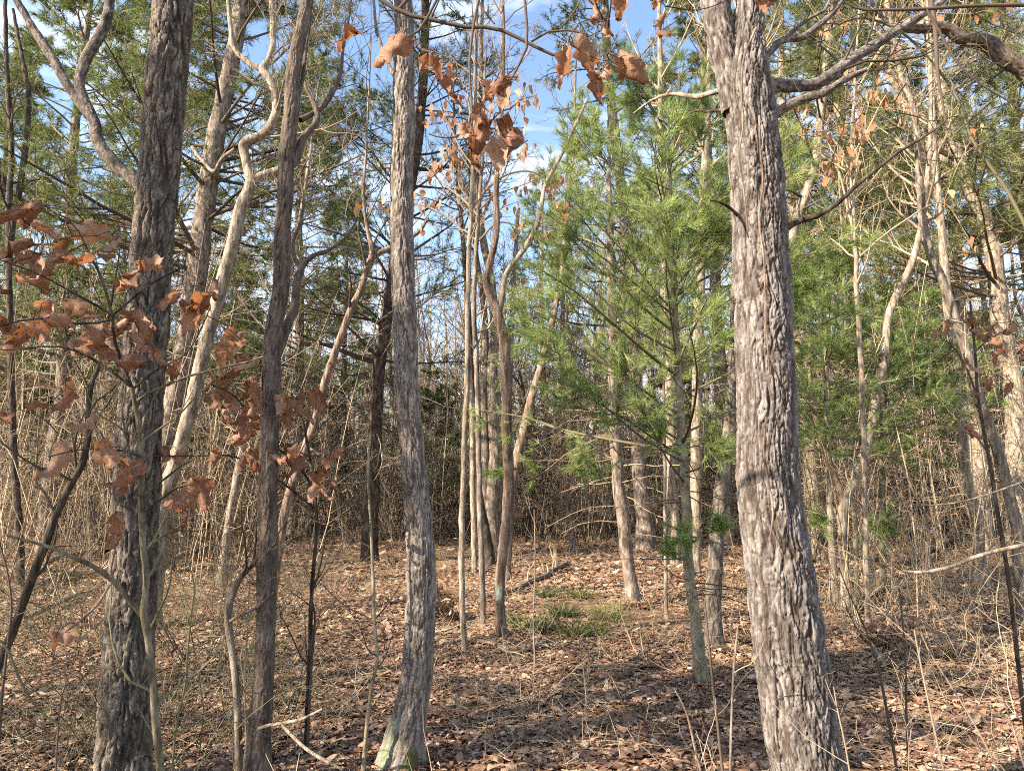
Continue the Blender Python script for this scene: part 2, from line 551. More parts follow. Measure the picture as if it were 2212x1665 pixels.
m_, nt_, out_ = new_mat('forest_floor')
v_ = coords(nt_)
c1 = ramp(nt_, tex_noise(nt_, v_, 24.0, 8, 0.75), [(0.3, (0.055, 0.033, 0.023)), (0.5, (0.18, 0.105, 0.065)), (0.62, (0.29, 0.18, 0.11)), (0.75, (0.40, 0.29, 0.20))])
c2 = ramp(nt_, tex_noise(nt_, v_, 0.8, 4), [(0.35, (0.27, 0.165, 0.10)), (0.7, (0.40, 0.28, 0.17))])
matte(nt_, out_, mixc(nt_, 0.35, c1, c2), 0.95, 0.1, bump=tex_noise(nt_, v_, 18.0, 8, 0.75), bstr=0.9, bdist=0.05)
M['floor'] = m_

# ------------------------------------------------------------------ things and parts
COL = scene.collection


def thing(name, label, cat, loc, group=None):
    o = bpy.data.objects.new(name, None)
    o.empty_display_size = 0.2
    COL.objects.link(o)
    o.location = loc
    o['label'], o['category'] = label, cat
    if group:
        o['group'] = group
    return o


def part(parent, name, me, kind=None, label=None):
    o = bpy.data.objects.new(name, me)
    COL.objects.link(o)
    o.parent = parent
    if kind is None and name in ('twigs', 'limbs', 'dead_limbs', 'crown', 'foliage', 'needles', 'blades', 'stalks', 'fronds'):
        kind = 'stuff'
    if kind:
        o['kind'] = kind
    if label:
        o['label'] = label
    return o


def solo(name, me, label=None, cat=None, kind=None, group=None):
    o = bpy.data.objects.new(name, me)
    COL.objects.link(o)
    for k, s in (('label', label), ('category', cat), ('kind', kind), ('group', group)):
        if s:
            o[k] = s
    return o


def gn_stuff(name, label, cat, mat, protos, pts):
    """one object of kind stuff: a few patches or plants, repeated at many points by geometry nodes. pts rows: x, y, z, turn, size, which"""
    pts = np.asarray(pts, float)
    mb = MB()
    gid = []
    for k, (v, q, t) in enumerate(protos):
        mb.add(v, quads=q, tint=t)
        gid.append(np.full(len(q), k))
    nv = mb.n
    mb.add(pts[:, :3])
    me = mb.mesh(name, mat)
    n = len(pts)
    for an, ty, dom, val in (('gid', 'INT', 'FACE', np.concatenate(gid)), ('spot', 'FLOAT', 'POINT', np.r_[np.zeros(nv), np.ones(n)]), ('turn', 'FLOAT', 'POINT', np.r_[np.zeros(nv), pts[:, 3]]),
                             ('size', 'FLOAT', 'POINT', np.r_[np.zeros(nv), pts[:, 4]]), ('which', 'INT', 'POINT', np.r_[np.zeros(nv), pts[:, 5]])):
        a = me.attributes.new(an, ty, dom)
        a.data.foreach_set('value', np.asarray(val).astype(np.int32 if ty == 'INT' else np.float32))
    ng = bpy.data.node_groups.new(name + '_scatter', 'GeometryNodeTree')
    ng.interface.new_socket('Geometry', in_out='INPUT', socket_type='NodeSocketGeometry')
    ng.interface.new_socket('Geometry', in_out='OUTPUT', socket_type='NodeSocketGeometry')
    N, Lk = ng.nodes, ng.links

    def named(an, ty):
        x = N.new('GeometryNodeInputNamedAttribute')
        x.data_type = ty
        x.inputs['Name'].default_value = an
        return next(o for o in x.outputs if o.enabled and o.name == 'Attribute')
    gi, go = N.new('NodeGroupInput'), N.new('NodeGroupOutput')
    sep = N.new('GeometryNodeSeparateGeometry')
    sep.domain = 'POINT'
    cmpn = N.new('FunctionNodeCompare')
    cmpn.data_type = 'FLOAT'
    cmpn.operation = 'GREATER_THAN'
    Lk.new(named('spot', 'FLOAT'), cmpn.inputs[0])
    cmpn.inputs[1].default_value = 0.5
    Lk.new(gi.outputs[0], sep.inputs['Geometry'])
    Lk.new(cmpn.outputs[0], sep.inputs['Selection'])
    spl = N.new('GeometryNodeSplitToInstances')
    spl.domain = 'FACE'
    Lk.new(sep.outputs['Inverted'], spl.inputs['Geometry'])
    Lk.new(named('gid', 'INT'), spl.inputs['Group ID'])
    iop = N.new('GeometryNodeInstanceOnPoints')
    Lk.new(sep.outputs['Selection'], iop.inputs['Points'])
    Lk.new(spl.outputs['Instances'], iop.inputs['Instance'])
    iop.inputs['Pick Instance'].default_value = True
    Lk.new(named('which', 'INT'), iop.inputs['Instance Index'])
    cx = N.new('ShaderNodeCombineXYZ')
    Lk.new(named('turn', 'FLOAT'), cx.inputs['Z'])
    Lk.new(cx.outputs[0], iop.inputs['Rotation'])
    Lk.new(named('size', 'FLOAT'), iop.inputs['Scale'])
    Lk.new(iop.outputs['Instances'], go.inputs[0])
    o = solo(name, me, label, cat, 'stuff')
    md = o.modifiers.new('scatter', 'NODES')
    md.node_group = ng
    return o


def stem_mesh(name, P, Rd, S, mat, off, amp=0.0, freq=9.0, lump=0.06, step=None, seed=0, cracks=0.5, root=0.0, fine_to=None):
    """one trunk or limb along a smooth path; amp > 0 stands real bark ridges on it"""
    P = np.asarray(P, float)
    Rd = np.asarray(Rd, float)
    ln = np.linalg.norm(np.diff(P, axis=0), axis=1).sum()
    n = max(6, int(ln / (step or max(0.05, Rd.mean() * 1.2))))
    s = np.linspace(0, ln, n)
    if fine_to is not None and fine_to < ln:                 # coarser rings high above the picture
        s = np.concatenate([np.arange(0, fine_to, step), np.arange(fine_to, ln + step, step * 6)])
        s[-1] = min(s[-1], ln)
        n = len(s)
    X, rr = spline(P, Rd, n, s)
    k_ = np.stack([s * 3.1 + seed * 5.3, np.full(n, 0.3 + seed), np.zeros(n)], 1)
    thin = np.clip(0.022 / np.maximum(rr, 1e-4), 0.0, 1.0)
    kink = np.clip(s / 0.3, 0, 1)[:, None] * (rr * thin)[:, None] * 0.42
    X = X + kink * np.stack([noise3(k_) + 0.5 * noise3(k_ * 3.1 + 9), noise3(k_ + 50), 0 * s], 1)
    rr = rr * (1 + thin * (0.10 * noise3(k_ * 2.3 + 21) + 0.10 * np.clip(noise3(k_ * 1.7 + 77) - 0.25, 0, 1)) + 0.025 * noise3(k_ * 0.8 + 33))
    T, nn, bb = frames(X)
    a = np.arange(S) * 2 * np.pi / S
    ca, sa = np.cos(a)[None], np.sin(a)[None]
    cyl = np.stack([np.broadcast_to(ca, (n, S)), np.broadcast_to(sa, (n, S)), np.broadcast_to(s[:, None], (n, S))], -1)
    k = np.array([1.0, 1.0, 0.0]) * np.maximum(rr, 0.02)[:, None, None]
    q = cyl * (k + np.array([0, 0, 1.0]))                 # metric position on the stem
    rad = rr[:, None] * (1 + lump * noise3(q * np.array([6, 6, 1.6]) + seed * 3.7) * 1.3)
    if root > 0:                                             # root flare
        rad = rad * (1 + root * np.exp(-np.maximum(s - 0.12, 0) / (0.9 * rr[0] + 0.03))[:, None] * (0.55 + 0.6 * np.cos(a * (4 if seed % 2 else 3) + seed)[None]))
    tint = np.full((n, S), 0.5)
    if amp > 0:
        wob = np.stack([noise3(q * 5 + 11 + seed), noise3(q * 5 + 31 + seed), noise3(q * 5 + 71)], -1)
        p = q + 0.016 * wob
        f = freq * 5.0
        sm = lambda x: np.clip(x, 0, 1) ** 2 * (3 - 2 * np.clip(x, 0, 1))
        r1 = np.abs(noise3(p * np.array([f, f, f * 0.12]) + seed))
        r2 = np.abs(noise3(p * np.array([f * 1.5, f * 1.5, f * 0.26]) + 40 + seed))
        r3 = np.abs(noise3(p * np.array([f * 0.6, f * 0.6, f * 0.75]) + 80 + seed))
        ridge = sm(r1 * 5.6 + 0.03) * (0.5 + 0.5 * sm(r2 * 6.5)) * (1 - cracks + cracks * sm(r3 * 9))
        step_ = noise3(p * np.array([f * 0.8, f * 0.8, f * 0.3]) + 120)            # plates stand to different heights
        fine = noise3(p * f * np.array([2.6, 2.6, 0.9]) + 7) + 0.7 * noise3(p * f * np.array([4.5, 4.5, 1.6]))
        rad = rad + amp * (ridge * (0.88 + 0.26 * step_) - 0.55) + amp * 0.13 * fine
        tint = np.clip(ridge * (0.75 + 0.6 * step_) + 0.10 * fine, 0, 1)
    ring = X[:, None] + rad[..., None] * (ca[..., None] * nn[:, None] + sa[..., None] * bb[:, None])
    i = np.arange(n - 1)[:, None]
    j = np.arange(S)[None]
    quad = np.stack([i * S + j, i * S + (j + 1) % S, (i + 1) * S + (j + 1) % S, (i + 1) * S + j], -1).reshape(-1, 4)
    mb = MB()
    mb.add(ring.reshape(-1, 3), quads=quad, tint=tint.ravel())
    return mb.mesh(name, mat, off)


def trace(pts, d, dd=0.0):
    """picture points (x, y, width) at depth d, drifting dd metres in depth from first to last -> path and radii"""
    n = len(pts)
    P, Q = [], []
    for i, p in enumerate(pts):
        X, m = at(p[0], p[1], d + dd * i / max(1, n - 1))
        P.append(X)
        Q.append(0.5 * p[2] * m)
    return np.array(P), np.array(Q)


class Tree:
    pass


def tree(name, label, cat, pts, mat, d=None, dd=0.0, top=0.0, S=14, amp=0.0, freq=9.0, step=None, seed=0, group=None, flare=1.2, cracks=0.5):
    if d is None:
        d = ground_depth(pts[0][0], pts[0][1])
    P, Q = trace(pts, d, dd)
    z = gz(P[0, 0], P[0, 1])
    if P[0, 2] > z + 0.02:                                   # base hidden in the picture: carry the trunk on down to the ground
        k = (P[0] - P[1]) / max(0.05, P[1, 2] - P[0, 2]) * (P[0, 2] - z)
        P = np.vstack([P[0] + k * 0.6 + np.array([0, 0, (P[0, 2] - z) * -0.4]), P])
        P[0, 2] = z
        Q = np.concatenate([[Q[0]], Q])
    P = np.vstack([P[0] + np.array([0, 0, -0.12 - max(0, P[0, 2] - z)]), P])
    Q = np.concatenate([[Q[0] * flare], Q])
    if top > 0:
        u = unit(P[-1] - P[-2])
        for k in range(1, 5):
            u = unit(u + np.array([0, 0, 0.25]))
            P = np.vstack([P, P[-1] + u * top / 4])
            Q = np.concatenate([Q, [Q[-1] * (0.80 if k < 4 else 0.35)]])
    t = Tree()
    vis = sum(np.linalg.norm(P[i + 1] - P[i]) for i in range(len(P) - (5 if top > 0 else 1)))
    base = np.array([P[1, 0], P[1, 1], z])
    t.o = thing(name, label, cat, base, group)
    t.base, t.d, t.mat, t.seed = base, d, mat, seed
    t.P, t.Q = spline(P, Q, 60)
    part(t.o, 'trunk', stem_mesh(name + '_trunk', P, Q, S, M[mat], base, amp, freq, step=step, seed=seed, cracks=cracks, root=0.32, fine_to=vis if (amp > 0 and step) else None))
    t.lines = [t.P]
    return t


def limb(t, pts, d=None, dd=0.0, mat=None, name='limb', S=9, amp=0.0, freq=12.0, extend=0.0):
    P, Q = trace(pts, d if d is not None else t.d, dd)
    if extend > 0:
        u = unit(P[-1] - P[-2])
        P = np.vstack([P, P[-1] + u * extend * 0.5, P[-1] + u * extend + np.array([0, 0, 0.1 * extend])])
        Q = np.concatenate([Q, [Q[-1] * 0.8, Q[-1] * 0.4]])
    part(t.o, name, stem_mesh(name, P, Q, S, M[mat or t.mat], t.base, amp, freq, seed=len(t.lines), step=None if amp == 0 else 0.014))
    X, rr = spline(P, Q, 24)
    t.lines.append(X)
    return X, rr


def twigs(t, seed, path=None, rad=None, name='twigs', mat='twig', **kw):
    mb = MB()
    rng = np.random.default_rng(seed)
    for p, r in (path if isinstance(path, list) else [(t.P if path is None else path, t.Q if rad is None else rad)]):
        twig_crown(mb, rng, p, r, **kw)
    return part(t.o, name, mb.mesh(name, M[mat], t.base))


# ------------------------------------------------------------------ ground
gx = np.concatenate([-np.geomspace(400, 9, 26), np.linspace(-8.6, 8.6, 130), np.geomspace(9, 400, 26)])
gy = np.concatenate([-np.geomspace(200, 2, 14), np.linspace(-1.6, 16, 130), np.geomspace(16.4, 600, 46)])
GX, GY = np.meshgrid(gx, gy)
GZ = ground_z(GX, GY)
a_ = np.arange(len(gy) - 1)[:, None] * len(gx) + np.arange(len(gx) - 1)[None]
mb = MB()
mb.add(np.stack([GX, GY, GZ], -1).reshape(-1, 3), quads=np.stack([a_, a_ + 1, a_ + 1 + len(gx), a_ + len(gx)], -1).reshape(-1, 4))
ground = solo('ground', mb.mesh('ground', M['floor']), kind='structure')


# leaf shapes: a grid of stations along the rib and columns across, lobed, folded and curled
def leaf_grid(rng, ns, nc, lobes, wid, curl, fold, twist, stalk=0.0):
    u = np.linspace(0, 1, ns)
    prof = np.sin(np.pi * np.clip(u * 0.94 + 0.04, 0, 1)) ** 0.75
    prof = prof * (1 + 0.42 * lobes * np.cos(u * 2 * np.pi * 3.2 + rng.uniform(0, 1)))
    c = np.linspace(-1, 1, nc)
    U, Cc = np.meshgrid(u, c, indexing='ij')
    asym = 1 + 0.25 * rng.normal(size=(ns, nc)) * (np.abs(Cc) > 0.9)
    x = U + 0.10 * lobes * np.abs(Cc) * np.sign(np.sin(U * 20))
    y = Cc * prof[:, None] * wid * 0.5 * asym
    z = fold * np.abs(y) + 0.05 * rng.normal(size=(ns, nc))
    # curl along the rib
    ph = curl * (x - 0.5)
    if abs(curl) > 1e-3:
        R0 = 1.0 / curl
        xx = R0 * np.sin(ph) + 0.5
        zz = R0 * (1 - np.cos(ph))
        x, z = xx - z * np.sin(ph), zz + z * np.cos(ph)
    tw = twist * (U - 0.5)
    y, z = y * np.cos(tw) - z * np.sin(tw), y * np.sin(tw) + z * np.cos(tw)
    v = np.stack([x - x[0].mean(), y, z - z[0].mean()], -1)
    i = np.arange(ns - 1)[:, None] * nc + np.arange(nc - 1)[None]
    q = np.stack([i, i + nc, i + nc + 1, i + 1], -1).reshape(-1, 4)
    return v.reshape(-1, 3), q, Cc.ravel()


def hang_grid(rng, ns=11, nc=6):
    """a dry oak leaf: long, shallow wavy lobes, rolled across and curled along the rib"""
    u = np.linspace(0, 1, ns)
    wid = rng.uniform(0.26, 0.36)
    prof = np.sin(np.pi * np.clip(u ** 0.85 * 0.95 + 0.03, 0, 1)) ** 0.7 * (1 + rng.uniform(0.16, 0.34) * np.cos(u * 2 * np.pi * rng.uniform(2.4, 3.4) + rng.uniform(0, 6)))
    c = np.linspace(-1, 1, nc)
    U, Cc = np.meshgrid(u, c, indexing='ij')
    roll = rng.uniform(1.0, 2.9) * rng.choice([-1, 1]) * (0.6 + 0.8 * U * rng.random()) + 0.35 * np.sin(U * 5 + rng.uniform(0, 6))
    h = wid * prof[:, None] * (1 + 0.10 * rng.normal(size=(ns, nc)))
    roll = np.where(np.abs(roll) < 0.05, 0.05, roll)
    y = h * np.sin(roll * Cc) / roll
    z = h * (1 - np.cos(roll * Cc)) / roll + 0.035 * rng.normal(size=(ns, nc)) + 0.05 * np.sin(U * 9 + Cc * 3 + rng.uniform(0, 6))
    x = U + 0.05 * rng.normal(size=(ns, nc)) * np.abs(Cc)
    cl = rng.uniform(-3.2, 3.2)
    cl = cl if abs(cl) > 0.2 else 0.2
    ph = cl * (x - 0.4)
    x, z = np.sin(ph) / cl + 0.4 - z * np.sin(ph), (1 - np.cos(ph)) / cl + z * np.cos(ph)
    tw = rng.uniform(-1.6, 1.6) * (U - 0.5)
    y, z = y * np.cos(tw) - z * np.sin(tw), y * np.sin(tw) + z * np.cos(tw)
    v = np.stack([x - x[0].mean(), y - y[0].mean(), z - z[0].mean()], -1)
    i = np.arange(ns - 1)[:, None] * nc + np.arange(nc - 1)[None]
    q = np.stack([i, i + nc, i + nc + 1, i + 1], -1).reshape(-1, 4)
    return v.reshape(-1, 3), q, Cc.ravel()


def scatter_leaves(mb, rng, pos, size, templates, tilt, tint):
    """many small leaves into one mesh"""
    n = len(pos)
    pick = rng.integers(0, len(templates), n)
    yaw = rng.uniform(0, 2 * np.pi, n)
    ax = rng.normal(size=(n, 2)) * tilt
    for k, (v, q, c) in enumerate(templates):
        w = np.where(pick == k)[0]
        if not len(w):
            continue
        V = v[None] * size[w][:, None, None]
        cy, sy = np.cos(yaw[w])[:, None], np.sin(yaw[w])[:, None]
        x = V[..., 0] * cy - V[..., 1] * sy
        y = V[..., 0] * sy + V[..., 1] * cy
        z = V[..., 2] + x * ax[w, 0][:, None] + y * ax[w, 1][:, None]
        X = np.stack([x, y, z], -1) + pos[w][:, None]
        Q = (q[None] + (np.arange(len(w)) * len(v))[:, None, None]).reshape(-1, 4)
        mb.add(X.reshape(-1, 3), quads=Q, tint=np.repeat(tint[w], len(v)))


rng = np.random.default_rng(5)
small_t = [leaf_grid(rng, 5, 3, rng.choice([0.0, 0.9]), rng.uniform(0.5, 0.85), rng.uniform(-1.1, 1.1), rng.uniform(-0.25, 0.3), rng.uniform(-0.6, 0.6)) for _ in range(10)]


def litter_points(rng, n, d0, d1, power):
    d = (d0 ** power + (d1 ** power - d0 ** power) * rng.random(n)) ** (1 / power)
    x = rng.uniform(-0.86, 0.86, n) * d
    return x, d


def arrays(mb):
    return np.concatenate(mb.v), np.concatenate(mb.q), np.concatenate(mb.tint)


rows, protos = [], []
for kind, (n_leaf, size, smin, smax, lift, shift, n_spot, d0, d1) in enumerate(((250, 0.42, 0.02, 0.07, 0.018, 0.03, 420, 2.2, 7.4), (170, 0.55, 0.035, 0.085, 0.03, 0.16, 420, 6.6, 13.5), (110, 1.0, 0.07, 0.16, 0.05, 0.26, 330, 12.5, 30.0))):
    for k in range(10):
        b = MB()
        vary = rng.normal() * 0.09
        a = rng.uniform(0, 2 * np.pi, n_leaf)
        r = size * np.sqrt(rng.random(n_leaf)) * rng.uniform(0.7, 1.2, n_leaf)
        z = 0.004 + rng.random(n_leaf) ** 2 * lift
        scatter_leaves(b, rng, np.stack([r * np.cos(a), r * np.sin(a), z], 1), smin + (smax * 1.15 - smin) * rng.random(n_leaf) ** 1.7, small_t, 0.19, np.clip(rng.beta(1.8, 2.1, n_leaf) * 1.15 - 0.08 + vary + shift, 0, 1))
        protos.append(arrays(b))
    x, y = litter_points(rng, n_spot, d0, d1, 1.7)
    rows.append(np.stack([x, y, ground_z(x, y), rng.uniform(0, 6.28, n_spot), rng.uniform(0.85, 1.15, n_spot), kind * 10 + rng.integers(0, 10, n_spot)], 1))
for (fx, fy, fd) in ((868, 1645, None), (1086, 1382, None), (1516, 1475, None), (1542, 1392, None), (1371, 1310, None), (1003, 1412, None), (1742, 1650, 3.2), (560, 1690, None), (265, 1690, None), (1826, 1318, None), (1064, 1170, None), (1396, 1195, None)):
    C, _ = at(fx, fy, fd or ground_depth(fx, fy))
    for k in range(4):                                       # drifts of leaves against the feet of the trunks
        x0, y0 = C[0] + rng.normal() * 0.12, C[1] + rng.normal() * 0.12
        rows.append(np.array([[x0, y0, gz(x0, y0) + 0.02 + 0.012 * k, rng.uniform(0, 6.28), rng.uniform(0.45, 0.7), rng.integers(0, 7)]]))
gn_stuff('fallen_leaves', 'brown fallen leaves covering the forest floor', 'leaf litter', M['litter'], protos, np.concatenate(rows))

# the fallen leaves that show largest, one by one, lying on the ground
big_t = []
for k in range(8):
    v, q, c = leaf_grid(rng, 8, 5, (0.0, 0.9, 0.8, 0.2)[k % 4], rng.uniform(0.55, 0.9), rng.uniform(-1.4, 1.4), rng.uniform(-0.35, 0.45), rng.uniform(-0.6, 0.6))
    b = MB()
    b.add(v, quads=q, tint=c)
    big_t.append(b.mesh('large_leaf', M['litter_big']))
for k in range(300):
    x, d = litter_points(rng, 1, 2.75, 5.6, 1.2)
    o = part(ground, 'leaf', big_t[k % 8])
    o.location = (x[0] * 0.9, d[0], gz(x[0] * 0.9, d[0]) + 0.028)
    o.rotation_euler = (rng.normal() * 0.25, rng.normal() * 0.25, rng.uniform(0, 6.28))
    s = rng.uniform(0.055, 0.11)
    o.scale = (s, s, s)

# dry grass and pine straw in the clearing
protos = []
for k in range(6):
    n = 46
    a = rng.uniform(0, 6.28, n)
    r = 0.6 * np.sqrt(rng.random(n))
    st = np.stack([r * np.cos(a), r * np.sin(a), np.full(n, 0.03)], 1)
    flat_ = rng.random(n) < 0.68
    d_ = np.stack([rng.normal(size=n), rng.normal(size=n), np.where(flat_, 0.12, 1.5)], 1)
    P, Q = grow(rng, st, d_, rng.uniform(0.10, 0.36, n), np.full(n, 0.0026), np.full(n, 0.001), 4, 0.18, -0.06)
    b = MB()
    tubes(b, P, Q, 3, tint=rng.random(n))
    protos.append(arrays(b))
n = 620
x, y = litter_points(rng, n, 7.6, 27, 1.4)
x[:90], y[:90] = litter_points(rng, 90, 2.6, 8, 1.6)
gn_stuff('dry_grass', 'tan dry grass and pine straw in the sunlit clearing', 'dry grass', M['straw'], protos, np.stack([x, y, ground_z(x, y), rng.uniform(0, 6.28, n), rng.uniform(0.8, 1.3, n), rng.integers(0, 6, n)], 1))

# thin fallen twigs strewn over the floor
mb = MB()
n = 2800
x, y = litter_points(rng, n, 2.4, 20, 1.25)
s = np.stack([x, y, ground_z(x, y) + 0.03], 1)
d_ = np.stack([rng.normal(size=n), rng.normal(size=n), rng.normal(size=n) * 0.06], 1)
P, Q = grow(rng, s, d_, rng.uniform(0.08, 0.55, n), rng.uniform(0.0015, 0.005, n), np.full(n, 0.001), 5, 0.16, 0.0)
P[..., 2] = np.maximum(P[..., 2], ground_z(P[..., 0], P[..., 1]) + 0.008)
tubes(mb, P, Q, 3, tint=rng.random(n))
solo('fallen_twigs', mb.mesh('fallen_twigs', M['twig_tan']), 'thin dead twigs strewn over the leaf litter', 'twigs', 'stuff')

# ------------------------------------------------------------------ the four near trunks
T1 = tree('oak_tree', 'dark furrowed oak trunk with a pale lit left edge behind the brown leafed sapling', 'tree',
          [(262, 1690, 108), (268, 1600, 100), (275, 1450, 94), (286, 1250, 90), (297, 1000, 86), (312, 800, 80), (327, 550, 78), (345, 350, 76), (362, 150, 78), (374, 0, 76), (386, -150, 72)],
          'oak_dark', S=130, amp=0.022, freq=7.0, step=0.011, seed=1, top=3)
limb(T1, [(318, 410, 34), (285, 385, 28), (250, 355, 27), (217, 317, 25), (203, 267, 23), (185, 225, 21), (171, 180, 20), (187, 127, 21), (215, 75, 20), (232, 30, 19), (242, -30, 17)], dd=0.5, extend=0.8, amp=0.006, S=26)
limb(T1, [(205, 270, 20), (180, 232, 20), (153, 195, 19), (118, 135, 18), (83, 80, 17), (50, 25, 15), (25, -20, 13)], d=T1.d + 0.3, dd=0.2, extend=0.8, amp=0.005, S=22)
twigs(T1, 21, path=[(T1.P[35:], T1.Q[35:])], mat='twig_dark', n1=9, t0=0.15, t1=0.95, L=1.3, k2=5, k3=3, rmin=0.0022)

T5 = tree('oak_tree', 'slightly curved grey oak trunk with mossy lichened foot in the middle', 'tree',
          [(868, 1645, 96), (874, 1605, 80), (882, 1560, 73), (893, 1500, 68), (903, 1400, 64), (910, 1300, 61), (911, 1200, 58), (904, 1100, 54), (892, 1000, 51), (880, 850, 51), (873, 700, 50), (868, 550, 49), (868, 400, 48), (870, 250, 46), (872, 100, 42), (869, 0, 39), (864, -150, 36)],
          'oak_mossy', S=100, amp=0.012, freq=9.5, step=0.011, seed=5, top=3, flare=1.35)
limb(T5, [(856, 170, 10), (838, 140, 9), (826, 105, 8), (812, 60, 7), (806, -20, 6)], dd=0.4, extend=0.5)
twigs(T5, 25, path=[(T5.P[34:], T5.Q[34:])], n1=10, t0=0.2, t1=0.95, L=1.2, k2=5, k3=3, rmin=0.0022, rr=0.3)

T6 = tree('oak_tree', 'stout furrowed oak trunk with pale plates, forked at the top right of the middle', 'tree',
          [(1795, 1790, 168), (1768, 1720, 156), (1744, 1640, 146), (1712, 1443, 144), (1687, 1277, 136), (1664, 1110, 128), (1660, 1055, 125), (1655, 888, 119), (1650, 722, 115), (1645, 555, 113), (1640, 440, 112), (1630, 333, 104), (1616, 230, 98), (1614, 150, 84), (1618, 80, 62), (1621, 0, 56), (1626, -120, 52)],
          'oak', d=3.2, S=190, amp=0.016, freq=8.0, step=0.0075, seed=9, top=2.5, cracks=0.55)
limb(T6, [(1595, 240, 66), (1580, 165, 60), (1565, 105, 58), (1550, 40, 57), (1540, -40, 54), (1528, -160, 48)], dd=0.05, extend=2.0, amp=0.014, S=60, freq=9)
X6, R6 = limb(T6, [(1640, 190, 34), (1675, 186, 30), (1712, 186, 25), (1760, 183, 24), (1800, 160, 23), (1840, 128, 22), (1885, 100, 20), (1930, 72, 18), (1980, 40, 16)], dd=0.25, amp=0.005, S=24, extend=0.4)
limb(T6, [(1655, 262, 26), (1685, 240, 20), (1742, 213, 17), (1780, 202, 16), (1825, 173, 13), (1872, 150, 9)], dd=-0.1, amp=0.004, S=20)
limb(T6, [(1640, 140, 16), (1662, 115, 13), (1690, 88, 14), (1735, 80, 14), (1775, 50, 12), (1808, 17, 11), (1830, -30, 9)], dd=0.15, extend=0.4, amp=0.003, S=16)
limb(T6, [(1692, 88, 10), (1720, 62, 9), (1745, 42, 8), (1785, 20, 7), (1798, -20, 6)], d=T6.d + 0.1, extend=0.3)
limb(T6, [(1690, 500, 16), (1720, 480, 12), (1765, 467, 11), (1808, 440, 10), (1858, 393, 9), (1898, 363, 8), (1942, 327, 7), (1978, 307, 6), (2012, 285, 5), (2042, 263, 4)], dd=-0.3, mat='dark', name='branch')
limb(T6, [(1575, 190, 16), (1540, 200, 12), (1505, 210, 11), (1470, 204, 9), (1435, 206, 7), (1400, 222, 5), (1370, 245, 4)], dd=0.4, mat='pale', name='branch')
limb(T6, [(1580, 243, 9), (1548, 237, 7), (1530, 243, 6), (1510, 238, 5), (1492, 245, 4)], dd=0.2, mat='dark', name='branch')
limb(T6, [(1608, 478, 10), (1590, 462, 8), (1572, 445, 7), (1555, 437, 5), (1535, 433, 3)], dd=-0.2, mat='dark', name='branch')
limb(T6, [(2008, -20, 10), (2018, 50, 9), (2022, 110, 8), (2026, 170, 6), (2036, 220, 5), (2042, 262, 4)], d=T6.d - 0.3, mat='twig_dark', name='branch')
limb(T6, [(1634, 60, 5), (1608, 120, 5), (1602, 200, 5), (1604, 280, 4), (1596, 330, 4), (1608, 420, 4), (1616, 500, 4)], d=T6.d - 0.155, dd=-0.02, mat='grey', name='vine_stem')
limb(T6, [(1640, 250, 4), (1642, 320, 4), (1648, 400, 4), (1640, 460, 4), (1650, 560, 4), (1655, 700, 4), (1662, 800, 3)], d=T6.d - 0.175, dd=-0.02, mat='red', name='vine_stem')
limb(T6, [(1655, 900, 3), (1650, 980, 5), (1660, 1040, 5), (1670, 1100, 4), (1662, 1170, 3)], d=T6.d - 0.185, mat='red', name='vine_stem')
twigs(T6, 26, path=[(T6.P[46:], T6.Q[46:]), (X6, R6)], mat='twig_dark', n1=9, t0=0.25, t1=0.98, L=0.9, k2=5, k3=3, rmin=0.0016, rr=0.25)

T4 = tree('oak_tree', 'slender dark trunk with wavy upper stem between the leafy sapling and middle oak', 'tree',
          [(556, 1692, 58), (560, 1600, 47), (567, 1500, 42), (575, 1300, 40), (579, 1100, 40), (583, 950, 39), (587, 830, 38), (591, 740, 37), (603, 650, 34), (612, 500, 33), (619, 350, 32), (628, 250, 31), (640, 130, 28), (655, 50, 26), (668, -20, 24), (685, -120, 22)],
          'oak_brown', S=60, amp=0.008, freq=12, step=0.012, seed=4, top=2.5)
limb(T4, [(588, 785, 22), (603, 755, 19), (618, 712, 19), (632, 680, 18), (640, 630, 17), (645, 595, 16), (654, 575, 12), (675, 552, 10), (705, 542, 8), (740, 520, 6), (770, 478, 4)], dd=0.5, S=14)
limb(T4, [(650, 580, 12), (636, 556, 9), (634, 520, 7), (650, 480, 6), (655, 430, 5), (648, 380, 4)], d=T4.d + 0.3, dd=0.3)
limb(T4, [(625, 365, 15), (640, 345, 15), (652, 305, 15), (668, 285, 14), (686, 262, 13), (682, 232, 10), (664, 195, 8), (655, 160, 6), (662, 110, 5), (672, 40, 4)], dd=0.4, S=12)
limb(T4, [(648, 260, 13), (672, 248, 12), (700, 228, 11), (722, 195, 10), (735, 160, 8), (740, 110, 7), (752, 50, 5), (760, -20, 4)], d=T4.d + 0.2, dd=0.5)
limb(T4, [(635, 240, 9), (655, 170, 8), (660, 110, 8), (668, 60, 7), (672, -20, 6)], d=T4.d, dd=0.2)
twigs(T4, 24, path=[(T4.P[24:], T4.Q[24:])] + [(l, np.full(len(l), 0.008)) for l in T4.lines[1:]], n1=8, t0=0.3, t1=0.97, L=0.7, k2=5, k3=3, rmin=0.0016, rr=0.3)

# ------------------------------------------------------------------ trunks of the middle distance
def bare(t, seed, frm, mat='twig', **kw):
    k = int(60 * frm)
    twigs(t, seed, mat=mat, path=[(t.P[k:], t.Q[k:])], **kw)


